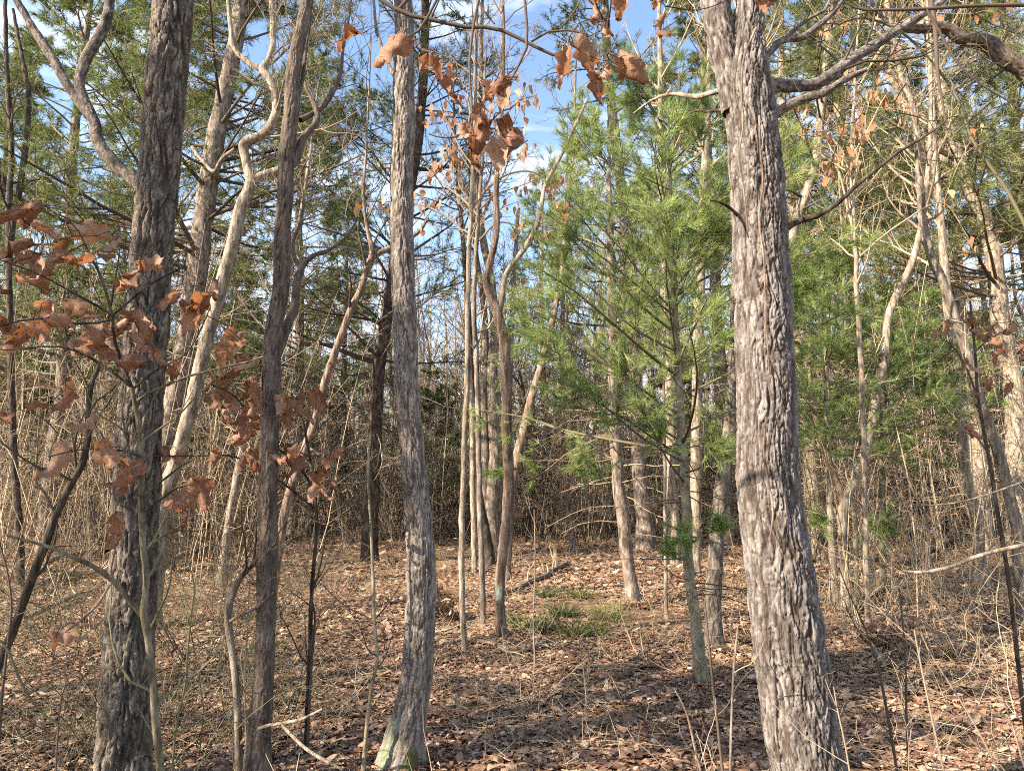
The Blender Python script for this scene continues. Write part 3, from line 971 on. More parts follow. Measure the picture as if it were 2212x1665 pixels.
T3 = tree('bare_tree', 'pale leaning trunk that zigzags and forks above, right of the dark oak', 'tree',
          [(338, 1225, 36), (350, 1089, 33), (377, 1005, 30), (407, 905, 29), (430, 805, 28), (460, 682, 28), (487, 582, 27), (502, 533, 26), (520, 450, 26), (543, 395, 25), (531, 350, 19), (527, 312, 20), (566, 293, 20), (588, 267, 18), (594, 207, 17), (582, 170, 16), (568, 150, 16), (583, 127, 13), (590, 67, 12), (587, 0, 11), (590, -80, 10)],
          'pale', d=8.0, S=28, amp=0.008, freq=7, step=0.03, seed=3, top=3)
limb(T3, [(543, 390, 22), (575, 378, 19), (610, 367, 20), (637, 350, 18), (653, 305, 16), (686, 265, 14), (680, 228, 11), (664, 190, 9)], dd=0.4, S=10)
limb(T3, [(566, 152, 13), (535, 134, 12), (508, 108, 11), (497, 50, 10), (493, 0, 9), (488, -60, 8)], dd=0.2, S=10)
limb(T3, [(508, 322, 8), (480, 345, 9), (465, 370, 8), (440, 350, 8), (415, 318, 7)], dd=0.3, S=8)
bare(T3, 203, 0.4, n1=14, t0=0.1, t1=0.95, L=1.6, k2=6, k3=4, rmin=0.003, rr=0.35)

trees_mid = []


def pine_crown(t, seed, z0, z1, n, length, rise, k2, k3, per, L, w, needle='needle_far', twig='twig_dark', **kw):
    wood, lf = MB(), MB()
    rng = np.random.default_rng(seed)
    pine_limbs(wood, lf, rng, t.P, t.Q, z0, z1, n, length, rise, k2, k3, per, L, w, **kw)
    b = part(t.o, 'limbs', wood.mesh('limbs', M[twig], t.base))
    part(t.o, 'crown', lf.mesh('crown', M[needle], t.base, smooth=False))
    return b


def dead_limbs(t, seed, z0, z1, n, L, mat='twig', rb=0.012):
    """dry leafless lower limbs of a pine"""
    rng = np.random.default_rng(seed)
    zz = rng.uniform(z0, z1, n)
    base = np.stack([np.interp(zz, t.P[:, 2], t.P[:, k]) for k in range(3)], 1)
    az = rng.uniform(0, 2 * np.pi, n)
    d = np.stack([np.cos(az), np.sin(az), rng.normal(size=n) * 0.15], 1)
    P, Q = grow(rng, base, d, L * rng.uniform(0.4, 1.1, n), np.full(n, rb), np.full(n, rb * 0.3), 7, 0.13, -0.02)
    mb = MB()
    tubes(mb, P, Q, 5, tint=rng.random(n))
    s, d2, ln, r = shoot(rng, P, Q, 6, 0.3, 0.98, 0.5, 1.1, 0.35, 0.6)
    P, Q = grow(rng, s, d2, ln, np.maximum(r, rb * 0.25), np.full(len(s), rb * 0.15), 5, 0.2, 0.0)
    tubes(mb, P, Q, 3, tint=rng.random(len(s)))
    s, d2, ln, r = shoot(rng, P, Q, 2, 0.3, 0.98, 0.5, 1.1, 0.5, 0.6)
    P, Q = grow(rng, s, d2, ln, np.maximum(r, rb * 0.2), np.full(len(s), rb * 0.12), 3, 0.2, 0.0)
    tubes(mb, P, Q, 3, tint=rng.random(len(s)))
    part(t.o, 'dead_limbs', mb.mesh('dead_limbs', M[mat], t.base))


ff = np.asarray
T2 = tree('pine_tree', 'tall pine with broad grey trunk between the dark oak and the pale leaning trunk', 'tree',
          [(345, 1180, 52), (353, 972, 46), (372, 880, 44), (393, 789, 43), (412, 680, 42), (427, 572, 42), (440, 467, 40), (466, 300, 38), (494, 167, 34), (515, 60, 32), (530, -60, 28)],
          'pine', d=13, S=28, amp=0.012, freq=5, step=0.05, seed=2, top=9)
pine_crown(T2, 302, 5.6, 19, 130, lambda t: 3.9 * (1 - 0.75 * ff(t)), lambda t: 0.25 + 0.5 * ff(t), 13, 3, 9, 0.19, 0.012, rbase=0.034, tint=0.42, bare=0.25, spread=0.62)
dead_limbs(T2, 303, 2.5, 7.5, 36, 2.0)

M20 = tree('pine_tree', 'dark pine trunk with dead limbs just left of the middle oak', 'tree',
           [(800, 1140, 34), (808, 989, 31), (811, 922, 29), (814, 855, 28), (821, 772, 28), (834, 689, 27), (844, 622, 26), (866, 500, 25), (886, 400, 24), (903, 300, 22), (912, 200, 20), (918, 80, 18), (920, -60, 16)],
           'pine_dark', d=15, S=20, amp=0.010, freq=5, step=0.06, seed=20, top=5)
pine_crown(M20, 320, 4.2, 17, 100, lambda t: 3.1 * (1 - 0.6 * ff(t)), lambda t: 0.1 + 0.4 * ff(t), 11, 3, 8, 0.14, 0.010, rbase=0.03, tint=0.30, bare=0.4)
dead_limbs(M20, 321, 1.0, 6.0, 40, 2.2, 'twig')

M8 = tree('pine_tree', 'stout pale pine trunk with green lichened foot at the back of the clearing', 'tree',
          [(1396, 1195, 46), (1392, 1120, 38), (1384, 1050, 33), (1376, 922, 29), (1372, 800, 27), (1366, 650, 26), (1352, 500, 24), (1335, 350, 22), (1318, 200, 20), (1308, 50, 18), (1303, -60, 16)],
          'pine', S=24, amp=0.012, freq=5, step=0.05, seed=8, top=6)
pine_crown(M8, 308, 4.5, 20, 80, lambda t: 2.9 * (1 - 0.65 * ff(t)), lambda t: 0.15 + 0.5 * ff(t), 12, 3, 8, 0.15, 0.010, rbase=0.032, tint=0.62, bare=0.35)
dead_limbs(M8, 309, 1.2, 6.5, 40, 2.3, 'twig_tan')

M15 = tree('pine_tree', 'pale sunlit pine trunk leaning left behind the brown leaves at right edge', 'tree',
           [(2200, 1190, 44), (2196, 1000, 40), (2187, 822, 38), (2165, 722, 36), (2152, 600, 34), (2140, 520, 32), (2118, 450, 30), (2092, 400, 28), (2062, 320, 26), (2035, 200, 24), (2010, 80, 22), (1995, -60, 20)],
           'pale', d=14, S=22, amp=0.010, freq=5, step=0.05, seed=15, top=6)
pine_crown(M15, 315, 5.0, 19, 110, lambda t: 3.4 * (1 - 0.6 * ff(t)), lambda t: 0.1 + 0.4 * ff(t), 12, 3, 9, 0.18, 0.012, rbase=0.03, tint=0.75, bare=0.3, spread=0.6)
dead_limbs(M15, 316, 1.5, 7.0, 44, 2.4, 'twig_tan')

M16 = tree('pine_tree', 'pale pine stem leaning right behind the forked stout oak', 'tree',
           [(1690, 1120, 24), (1694, 900, 22), (1700, 620, 20), (1718, 483, 20), (1742, 417, 19), (1758, 367, 18), (1768, 293, 18), (1780, 180, 16), (1792, 60, 14), (1800, -60, 12)],
           'pale', d=14.5, S=16, seed=16, top=5)
pine_crown(M16, 317, 6.0, 18, 60, lambda t: 2.6 * (1 - 0.6 * ff(t)), lambda t: 0.1 + 0.4 * ff(t), 11, 3, 8, 0.15, 0.010, rbase=0.028, tint=0.65, bare=0.35)
dead_limbs(M16, 318, 2.5, 7.0, 24, 2.0, 'twig_tan')

# young white pines, foliage in tufts of long needles
M10 = tree('pine_tree', 'young white pine with greenish stem and bright tufted needles beside the stout oak', 'tree',
           [(1516, 1475, 30), (1508, 1410, 27), (1502, 1340, 25), (1490, 1250, 24), (1483, 1110, 22), (1477, 1000, 20), (1470, 900, 18), (1462, 760, 15), (1455, 600, 12), (1450, 450, 9), (1446, 330, 6), (1444, 230, 3)],
           'young', S=18, step=0.03, seed=10)
pine_crown(M10, 310, 1.75, 4.75, 54, lambda t: 1.85 * (1 - 0.62 * ff(t)), lambda t: 0.32 + 0.4 * ff(t), 11, 4, 28, 0.115, 0.0032, tips=True, needle='needle', twig='twig_olive', rbase=0.013, tint=0.62, bare=0.28, spread=0.36, back=0.07)
dead_limbs(M10, 311, 0.6, 1.9, 18, 0.9, 'twig_dark', 0.006)
M7 = tree('pine_tree', 'flaky grey pine trunk lit on one side in the clearing right of the sedge', 'tree',
          [(1371, 1310, 32), (1364, 1265, 28), (1355, 1200, 27), (1345, 1110, 27), (1337, 1055, 26), (1329, 939, 25), (1327, 855, 24), (1324, 755, 21), (1321, 620, 18), (1318, 480, 14), (1315, 360, 9), (1313, 260, 4)],
          'pine', S=30, amp=0.006, freq=9, step=0.025, seed=7)
pine_crown(M7, 312, 2.6, 6.6, 50, lambda t: 2.0 * (1 - 0.62 * ff(t)), lambda t: 0.25 + 0.4 * ff(t), 10, 4, 20, 0.13, 0.0048, tips=True, needle='needle', twig='twig_olive', rbase=0.016, tint=0.68, bare=0.3, spread=0.36, back=0.08)
dead_limbs(M7, 313, 0.9, 2.6, 22, 1.5, 'twig_tan', 0.008)
M17 = tree('pine_tree', 'young pine with shaded green needles just right of the stout oak', 'tree',
           [(1796, 1160, 16), (1792, 1080, 15), (1789, 970, 14), (1786, 850, 13), (1782, 740, 11), (1779, 640, 8), (1776, 560, 4)],
           'pale', d=9.5, S=12, seed=17)
pine_crown(M17, 319, 1.9, 4.6, 60, lambda t: 1.75 * (1 - 0.6 * ff(t)), lambda t: 0.12 + 0.35 * ff(t), 10, 4, 22, 0.13, 0.0055, tips=True, needle='needle', twig='twig_olive', rbase=0.014, tint=0.40, bare=0.3, spread=0.42, back=0.13)
M17b = tree('pine_tree', 'young pine with drooping green boughs beyond the forked sapling', 'tree',
            [(1905, 1140, 14), (1906, 1000, 13), (1908, 850, 11), (1910, 740, 8), (1911, 650, 4)],
            'green', d=11, S=10, seed=18)
pine_crown(M17b, 322, 2.3, 4.4, 34, lambda t: 1.7 * (1 - 0.6 * ff(t)), lambda t: 0.05 + 0.3 * ff(t), 10, 4, 20, 0.13, 0.006, tips=True, needle='needle', twig='twig_olive', rbase=0.014, tint=0.42, bare=0.3, spread=0.42, back=0.13)
def bough(t, seed, x, y, d, start, size, per, L, w):
    """one low living bough, from a point on its tree to a tuft of needles at (x, y)"""
    rng = np.random.default_rng(seed)
    C, m = at(x, y, d)
    q = t.P[np.argmin(np.abs(t.P[:, 2] - start))]
    X, rr = spline(np.array([q, q * 0.55 + C * 0.45 + np.array([0, 0, -0.05]), C]), np.array([0.010, 0.007, 0.003]), 9)
    wood, lf = MB(), MB()
    tubes(wood, X[None], rr[None], 6)
    s, dd, ln, r = shoot(rng, X[None], rr[None], 12, 0.62, 1.0, 0.4, 1.0, 1.0, 0.5)
    P, Q = grow(rng, s, dd, size * rng.uniform(0.5, 1.1, len(s)), np.full(len(s), 0.003), np.full(len(s), 0.0012), 5, 0.12, 0.05)
    tubes(wood, P, Q, 4, tint=rng.random(len(s)))
    e = np.concatenate([P[:, -1], P[:, -2], P[:, 2], X[-1:]])
    v = np.concatenate([P[:, -1] - P[:, -2], P[:, -2] - P[:, -3], P[:, 2] - P[:, 1], X[-1:] - X[-2:-1]])
    needles(lf, rng, e, v, per, L, w, 0.5, 0.10, 0.5)
    b = part(t.o, 'bough', wood.mesh('bough', M['twig_dark'], t.base))
    part(b, 'needles', lf.mesh('needles', M['needle'], t.base, smooth=False))


bough(M10, 401, 1478, 1150, 5.2, 1.05, 0.22, 60, 0.09, 0.0026)
bough(M10, 402, 1440, 1180, 5.4, 0.95, 0.15, 50, 0.09, 0.0026)
bough(M7, 403, 1270, 1015, 8.0, 1.9, 0.35, 60, 0.10, 0.004)
bough(M7, 404, 1235, 985, 8.3, 2.1, 0.3, 50, 0.10, 0.004)
bough(M10, 411, 1180, 745, 5.9, 1.9, 0.30, 44, 0.11, 0.0032)
bough(M10, 412, 1265, 840, 5.2, 1.75, 0.30, 44, 0.11, 0.0032)
bough(M10, 413, 1390, 890, 5.0, 1.6, 0.28, 44, 0.11, 0.0032)
bough(M10, 414, 1560, 960, 5.1, 1.7, 0.26, 44, 0.11, 0.0032)
bough(M10, 415, 1330, 800, 5.7, 2.0, 0.30, 44, 0.11, 0.0032)
bough(M10, 416, 1555, 1130, 5.6, 1.15, 0.20, 50, 0.10, 0.0030)
bough(M7, 417, 1120, 715, 8.6, 3.0, 0.45, 50, 0.13, 0.0046)
bough(M7, 418, 1090, 1015, 8.8, 2.0, 0.30, 46, 0.12, 0.0042)
bough(M17, 405, 1900, 1140, 8.6, 1.0, 0.4, 60, 0.11, 0.0046)
bough(M17, 406, 1760, 1130, 8.8, 1.1, 0.35, 60, 0.11, 0.0046)

# bare stems in and round the clearing
M1 = tree('sapling', 'straight thin pale stem right of the middle oak', 'tree',
          [(1003, 1412, 13), (999, 1310, 13), (997, 1200, 13), (1000, 1050, 13), (1008, 850, 12), (1010, 700, 11), (1013, 560, 10), (1020, 400, 9), (1026, 200, 8), (1030, 0, 7)], 'pale', S=12, seed=31, top=1.5)
bare(M1, 231, 0.35, n1=16, t0=0.1, t1=0.97, L=0.9, k2=5, k3=3, rmin=0.0022, rr=0.4)
M2 = tree('bare_tree', 'brown ridged stem with a pale blaze that forks into crooked limbs', 'tree',
          [(1086, 1382, 29), (1080, 1330, 23), (1079, 1280, 21), (1088, 1180, 22), (1097, 1100, 23), (1096, 950, 22), (1093, 850, 22), (1090, 750, 21), (1082, 698, 20), (1074, 668, 18), (1057, 635, 17), (1052, 612, 16), (1057, 575, 15), (1069, 520, 14), (1072, 400, 12), (1080, 300, 11), (1086, 150, 10), (1085, 0, 8)],
          'blazed', S=26, amp=0.006, freq=10, step=0.02, seed=32, top=1.5)
limb(M2, [(1078, 675, 14), (1086, 632, 13), (1094, 590, 12), (1114, 562, 12), (1140, 525, 12), (1157, 493, 11), (1170, 440, 10), (1178, 400, 9), (1201, 357, 9), (1225, 310, 8), (1246, 265, 7), (1268, 215, 5)], dd=0.3, mat='pale')
bare(M2, 232, 0.5, n1=12, t0=0.1, t1=0.97, L=1.0, k2=5, k3=3, rmin=0.0024, rr=0.4)
M3 = tree('bare_tree', 'dark double trunk with pale lichen at its foot behind the blazed stem', 'tree',
          [(1064, 1170, 40), (1062, 1109, 34), (1066, 1040, 28), (1070, 985, 26), (1066, 900, 24), (1064, 800, 22), (1068, 700, 20), (1060, 600, 18), (1040, 500, 15), (1030, 380, 12), (1036, 250, 10), (1040, 100, 8)], 'grey', d=15, S=18, amp=0.008, freq=5, step=0.05, seed=33, top=4)
limb(M3, [(1052, 1110, 26), (1047, 1040, 20), (1048, 960, 18), (1046, 860, 17), (1049, 760, 16), (1044, 650, 14), (1030, 560, 12), (1022, 450, 10), (1012, 330, 8)], dd=0.3)
limb(M3, [(1072, 1105, 22), (1085, 1040, 18), (1090, 960, 15), (1098, 860, 14), (1105, 720, 12), (1110, 600, 10), (1120, 450, 8)], dd=0.4)
bare(M3, 233, 0.4, n1=20, t0=0.1, t1=0.97, L=1.9, k2=6, k3=4, rmin=0.004, rr=0.4, mat='twig_dark')
M3b = tree('bare_tree', 'dark leaning stem joining the double trunk from the left', 'tree',
           [(1050, 1160, 24), (1040, 1110, 22), (1030, 1050, 20), (1024, 980, 16), (1021, 900, 14), (1017, 800, 13), (1012, 680, 12), (1002, 540, 10), (990, 400, 8)], 'dark', d=14, S=14, seed=34, top=3)
bare(M3b, 234, 0.5, n1=16, t0=0.1, t1=0.97, L=1.6, k2=6, k3=4, rmin=0.004, mat='twig_dark')
M4 = tree('bare_tree', 'thin brown stem between the straight pale stem and double trunk', 'tree',
          [(1024, 1160, 13), (1021, 1050, 12), (1020, 900, 12), (1012, 760, 11), (1010, 640, 10), (1016, 500, 8), (1022, 350, 6)], 'pale', d=13, S=10, seed=35, top=3)
bare(M4, 235, 0.5, n1=14, t0=0.1, t1=0.97, L=1.4, k2=6, k3=4, rmin=0.0035)
M5 = tree('bare_tree', 'brown trunk leaning right into the pine needles behind the blazed stem', 'tree',
          [(1098, 1140, 24), (1106, 1050, 22), (1118, 985, 21), (1131, 932, 20), (1147, 865, 18), (1160, 820, 16), (1182, 740, 14), (1205, 640, 12), (1220, 520, 10), (1232, 380, 8)], 'red', d=12, S=16, amp=0.006, freq=6, step=0.05, seed=36, top=3)
bare(M5, 236, 0.5, n1=14, t0=0.1, t1=0.97, L=1.4, k2=6, k3=4, rmin=0.0035)
M6 = tree('sapling', 'slim reddish stem standing at the back of the sunlit clearing', 'tree',
          [(1238, 1192, 14), (1230, 1120, 13), (1224, 1055, 13), (1217, 972, 12), (1216, 889, 11), (1214, 760, 10), (1216, 640, 9), (1222, 500, 7)], 'red', S=12, seed=37, top=3)
bare(M6, 237, 0.4, n1=16, t0=0.05, t1=0.97, L=1.5, k2=6, k3=4, rmin=0.004)
M9 = tree('sapling', 'very thin straight grey sapling left of the young white pine stem', 'tree',
          [(1440, 1335, 8), (1438, 1250, 8), (1437, 1150, 8), (1436, 1000, 7), (1434, 850, 6), (1436, 700, 5)], 'pale', S=8, seed=38, top=0.6)
bare(M9, 238, 0.4, n1=8, t0=0.1, t1=0.97, L=0.6, k2=4, k3=0, rmin=0.002)
M11 = tree('oak_tree', 'ridged trunk in dappled light leaning towards the stout oak behind the young pine', 'tree',
           [(1542, 1392, 38), (1541, 1340, 33), (1543, 1250, 32), (1548, 1160, 31), (1556, 1080, 31), (1568, 1000, 30), (1580, 900, 28), (1588, 760, 26), (1592, 600, 24), (1596, 420, 22), (1600, 200, 18), (1603, 0, 16)], 'oak_dark', S=34, amp=0.009, freq=9, step=0.02, seed=39, top=3)
bare(M11, 239, 0.5, n1=12, t0=0.1, t1=0.97, L=1.3, k2=5, k3=3, rmin=0.003)
M11b = tree('bare_tree', 'pale trunk standing in needles left of the stout oak', 'tree',
            [(1455, 1150, 26), (1450, 1000, 25), (1446, 850, 24), (1440, 700, 23), (1436, 560, 21), (1430, 400, 18), (1428, 250, 15)], 'pale', d=13.5, S=16, amp=0.006, freq=6, step=0.06, seed=40, top=4)
bare(M11b, 240, 0.5, n1=16, t0=0.1, t1=0.97, L=1.6, k2=6, k3=4, rmin=0.004, mat='twig_tan')
M11c = tree('bare_tree', 'tall tan trunk rising through pine needles close beside the stout oak', 'tree',
            [(1502, 1140, 24), (1504, 1000, 24), (1506, 850, 23), (1510, 700, 22), (1514, 560, 20), (1520, 400, 17), (1528, 250, 14)], 'pale', d=12, S=16, amp=0.006, freq=6, step=0.06, seed=41, top=4)
bare(M11c, 241, 0.5, n1=16, t0=0.1, t1=0.97, L=1.6, k2=6, k3=4, rmin=0.004, mat='twig_tan')
M12 = tree('bare_tree', 'forked crooked tree right of the stout oak with a bent sunlit stem', 'tree',
           [(1826, 1318, 22), (1825, 1260, 19), (1821, 1177, 18), (1824, 1089, 22), (1846, 1035, 20), (1872, 965, 19), (1885, 905, 18), (1893, 849, 18), (1908, 789, 18), (1914, 739, 17), (1920, 682, 16), (1942, 629, 16), (1962, 585, 15), (1976, 550, 13), (1990, 480, 11), (2004, 380, 10), (2010, 260, 8)], 'pale', S=20, amp=0.005, freq=8, step=0.03, seed=42, top=2)
limb(M12, [(1822, 1085, 16), (1808, 1039, 14), (1782, 972, 12), (1765, 915, 11), (1752, 840, 9), (1748, 740, 7)], dd=0.3, mat='red')
bare(M12, 242, 0.5, n1=14, t0=0.05, t1=0.97, L=1.2, k2=6, k3=3, rmin=0.003)
M12b = tree('sapling', 'thin shaded stem behind the forked crooked tree', 'tree',
            [(1850, 1240, 11), (1848, 1150, 11), (1840, 1050, 10), (1836, 950, 10), (1830, 850, 9), (1826, 700, 7)], 'young', d=10.5, S=10, seed=43, top=3)
bare(M12b, 243, 0.3, n1=14, t0=0.05, t1=0.97, L=1.3, k2=6, k3=4, rmin=0.003)
M13 = tree('bare_tree', 'pale trunk rising from the thicket left of the long leaning stem', 'tree',
           [(2123, 1268, 30), (2116, 1210, 24), (2109, 1110, 23), (2092, 1055, 22), (2079, 955, 21), (2068, 855, 20), (2058, 755, 19), (2046, 640, 18), (2034, 500, 15), (2020, 350, 13), (2012, 180, 11)], 'pale', S=20, amp=0.006, freq=7, step=0.04, seed=44, top=3)
bare(M13, 244, 0.4, n1=18, t0=0.05, t1=0.97, L=1.6, k2=6, k3=4, rmin=0.0035, mat='twig_tan')
M14 = tree('bare_tree', 'long grey stem leaning left from the right edge of the picture', 'tree',
           [(2214, 1350, 26), (2203, 1240, 24), (2197, 1150, 23), (2185, 1089, 22), (2165, 1005, 22), (2143, 939, 21), (2119, 872, 21), (2095, 789, 20), (2078, 729, 19), (2058, 672, 19), (2035, 605, 19), (2012, 555, 18), (1998, 500, 17), (1988, 400, 16), (1982, 300, 14), (1972, 230, 12), (1945, 160, 9), (1930, 80, 7)], 'grey', S=20, amp=0.005, freq=8, step=0.03, seed=45, top=1.5)
bare(M14, 245, 0.45, n1=16, t0=0.05, t1=0.97, L=1.0, k2=6, k3=3, rmin=0.0025)
M18 = tree('bare_tree', 'pale slim leaning trunk left of the slender dark trunk', 'tree',
           [(478, 1262, 22), (482, 1230, 19), (490, 1160, 18), (507, 1055, 17), (520, 989, 17), (547, 899, 16), (567, 839, 15), (590, 760, 13), (612, 660, 11), (640, 520, 9)], 'pale', S=16, seed=46, top=3)
bare(M18, 246, 0.4, n1=16, t0=0.05, t1=0.97, L=1.5, k2=6, k3=4, rmin=0.0035)
M19 = tree('bare_tree', 'brown trunk leaning far right between the slender dark trunk and dark pine', 'tree',
           [(600, 1190, 22), (612, 1120, 19), (620, 1085, 18), (640, 1022, 18), (664, 955, 18), (687, 889, 18), (697, 849, 17), (708, 805, 17), (728, 750, 16), (757, 672, 15), (781, 622, 14), (794, 582, 14), (802, 555, 13), (795, 500, 8), (785, 430, 7), (790, 340, 6)], 'red', d=9, S=16, seed=47, top=2)
limb(M19, [(800, 562, 12), (820, 546, 12), (844, 536, 11), (872, 522, 9), (905, 500, 8), (925, 470, 6)], dd=0.2)
bare(M19, 247, 0.45, n1=16, t0=0.05, t1=0.97, L=1.5, k2=6, k3=4, rmin=0.003, mat='twig_dark')
M21 = tree('sapling', 'dark leaning stem cutting across the lower left corner', 'tree',
           [(-30, 1500, 20), (0, 1432, 19), (33, 1350, 18), (67, 1253, 18), (97, 1183, 17), (123, 1109, 16), (150, 1049, 15), (177, 1005, 15), (188, 960, 13), (192, 872, 11), (200, 820, 10), (213, 789, 8), (228, 720, 6)], 'dark', d=3.9, S=12, seed=48, top=0.6)
bare(M21, 248, 0.3, n1=12, t0=0.05, t1=0.97, L=0.7, k2=4, k3=2, rmin=0.0016, mat='twig_dark')
M22L = tree('bare_tree', 'thin dark tree with two wavy stems at the left edge of the sky', 'tree',
            [(42, 1160, 16), (30, 1000, 14), (24, 800, 13), (20, 640, 12), (19, 470, 12), (25, 320, 11), (15, 160, 9), (12, 0, 7)], 'dark', d=11, S=12, seed=49, top=2)
limb(M22L, [(22, 520, 12), (38, 430, 12), (54, 330, 12), (62, 210, 10), (46, 115, 8), (28, 20, 6)], dd=0.3)
bare(M22L, 249, 0.4, n1=20, t0=0.05, t1=0.97, L=1.7, k2=6, k3=4, rmin=0.003, mat='twig_dark')
M24 = tree('sapling', 'thin wavy greyish stem just left of the middle oak', 'tree',
           [(783, 1672, 10), (790, 1600, 9), (796, 1530, 9), (803, 1480, 8), (814, 1425, 8), (809, 1343, 8), (806, 1243, 7), (801, 1143, 6), (795, 1040, 5), (800, 940, 4)], 'young', S=10, seed=50)
bare(M24, 250, 0.3, n1=9, t0=0.05, t1=0.97, L=0.55, k2=3, k3=2, rmin=0.0013, mat='twig_dark')
# curved sapling left of the slender dark trunk, with crooked side branches
M23 = tree('sapling', 'smooth curved brown sapling hooking behind the slender dark trunk', 'tree',
           [(517, 1690, 17), (515, 1600, 16), (511, 1500, 16), (504, 1430, 15), (496, 1370, 15), (492, 1325, 14), (500, 1290, 14), (522, 1243, 14), (556, 1207, 13), (570, 1165, 10), (577, 1110, 8), (588, 1020, 6), (596, 930, 4)], 'grey', S=14, seed=51)
limb(M23, [(496, 1342, 8), (515, 1330, 7), (535, 1322, 7), (567, 1302, 6), (593, 1278, 4)], dd=-0.1, name='branch', mat='grey')
limb(M23, [(518, 1608, 9), (535, 1590, 9), (560, 1572, 8), (600, 1563, 8), (650, 1553, 7), (697, 1530, 4)], dd=-0.15, name='branch', mat='pale')
limb(M23, [(610, 1566, 7), (635, 1592, 7), (664, 1618, 7), (700, 1640, 7), (742, 1662, 6)], d=M23.d - 0.1, dd=-0.25, name='branch', mat='pale')
bare(M23, 251, 0.5, n1=8, t0=0.05, t1=0.97, L=0.6, k2=3, k3=2, rmin=0.0014, mat='twig_dark')

# bent limb-covered trunk arching in at the upper right corner
MB_ = tree('bare_tree', 'thick bent trunk arching over in the upper right corner', 'tree',
           [(2330, 1500, 46), (2330, 900, 44), (2310, 400, 42), (2262, 225, 40), (2215, 150, 38), (2175, 128, 34), (2130, 92, 31), (2085, 84, 27), (2035, 60, 22), (1985, 64, 17), (1940, 62, 12), (1900, 84, 8)], 'oak_brown', d=4.2, S=40, amp=0.012, freq=8, step=0.015, seed=52)
bare(MB_, 252, 0.62, n1=22, t0=0.05, t1=0.97, L=0.9, k2=6, k3=4, rmin=0.0016, rr=0.12, ang=(0.8, 1.5), mat='twig_olive')

# ------------------------------------------------------------------ oak leaves still hanging
rngL = np.random.default_rng(77)
hang_t = []
for k in range(14):
    v, q, c = hang_grid(rngL)
    b = MB()
    b.add(v, quads=q, tint=c)
    st = np.array([[[-0.22, 0.01, 0.03], [-0.1, 0, 0.01], [0.05, 0, 0]]])
    tubes(b, st, np.array([[0.008, 0.008, 0.006]]), 4, tint=np.array([0.9]))
    hang_t.append(b.mesh('oak_leaf', M['leaf']))


def hang(t, spots, d, spread, rng, twig_r=0.0016, mat='twig_dark', name='twigs'):
    """leaves (x, y, length, angle on the picture: 0 right, 90 down), each joined by a twig to the nearest branch of its tree"""
    mb = MB()
    lines = np.concatenate(t.lines)
    paths, k = [], 0
    for (x, y, L, ang) in spots:
        dd = d + rng.normal() * spread
        C, m = at(x, y, dd)
        a = R(ang)
        ax = unit(np.array([math.cos(a), rng.normal() * 0.35, -math.sin(a)]))
        nrm = unit(np.cross(ax, unit(np.array([rng.normal() * 0.9, -1.0, rng.normal() * 0.9]))))
        z = np.cross(ax, nrm)
        s = L * m * 1.12
        base = C - ax * s * 0.5
        o = part(t.o, 'leaf', hang_t[rng.integers(0, len(hang_t))])
        o.matrix_local = Matrix(((ax[0] * s, nrm[0] * s, z[0] * s, base[0] - t.base[0]), (ax[1] * s, nrm[1] * s, z[1] * s, base[1] - t.base[1]), (ax[2] * s, nrm[2] * s, z[2] * s, base[2] - t.base[2]), (0, 0, 0, 1)))
        tail = base - ax * s * 0.2
        j = np.argmin(((lines - tail) ** 2).sum(1) + 0.002 * rng.random(len(lines)))
        q = lines[j]
        mid1 = q * 0.6 + tail * 0.4 + rng.normal(size=3) * 0.12 * np.linalg.norm(tail - q)
        mid2 = q * 0.25 + tail * 0.75 + rng.normal(size=3) * 0.08 * np.linalg.norm(tail - q)
        X, _ = spline(np.array([q, mid1, mid2, tail, base]), np.ones(5), 9)
        paths.append(X)
        lines = np.vstack([lines, X[3:8]])
    P = np.array(paths)
    Q = np.broadcast_to(np.linspace(1.5, 0.8, 9)[None] * twig_r, (len(P), 9))
    tubes(mb, P, Q, 5, tint=rng.random(len(P)))
    part(t.o, name, mb.mesh(name, M[mat], t.base))


# sapling in front of the dark oak that holds the big brown leaves
S1 = tree('oak_sapling', 'thin sapling before the dark oak holding large brown curled leaves', 'tree',
          [(350, 1720, 18), (345, 1650, 17), (337, 1577, 17), (330, 1460, 16), (320, 1377, 15), (311, 1323, 15), (316, 1260, 14), (310, 1193, 13), (305, 1090, 12), (303, 955, 11), (292, 872, 10), (285, 836, 9)], 'green', d=2.75, S=14, seed=61, dd=-0.15)
dS = 2.6
limb(S1, [(308, 1330, 11), (270, 1285, 11), (233, 1243, 10), (200, 1222, 9), (167, 1207, 9), (110, 1182, 7), (60, 1168, 6), (15, 1156, 5)], d=dS + 0.1, dd=-0.2, name='branch')
limb(S1, [(287, 838, 8), (250, 810, 6), (187, 768, 6), (150, 752, 5), (90, 748, 4), (30, 756, 3), (-30, 752, 3)], d=dS, dd=-0.2, name='branch', mat='dark')
limb(S1, [(297, 865, 7), (322, 848, 6), (353, 835, 6), (400, 815, 5), (470, 797, 5), (530, 783, 4), (568, 770, 3)], d=dS, dd=-0.1, name='branch')
limb(S1, [(285, 836, 7), (262, 780, 6), (245, 720, 6), (243, 680, 6), (232, 640, 5), (215, 590, 5), (200, 560, 4), (170, 500, 3)], d=dS, dd=-0.15, name='branch', mat='dark')
limb(S1, [(243, 680, 6), (200, 655, 5), (150, 628, 5), (90, 595, 4), (40, 575, 3), (-20, 555, 3)], d=dS - 0.08, dd=-0.2, name='branch', mat='dark')
limb(S1, [(245, 680, 5), (275, 655, 5), (310, 625, 4), (350, 600, 4), (390, 580, 3)], d=dS - 0.08, dd=0.1, name='branch', mat='dark')
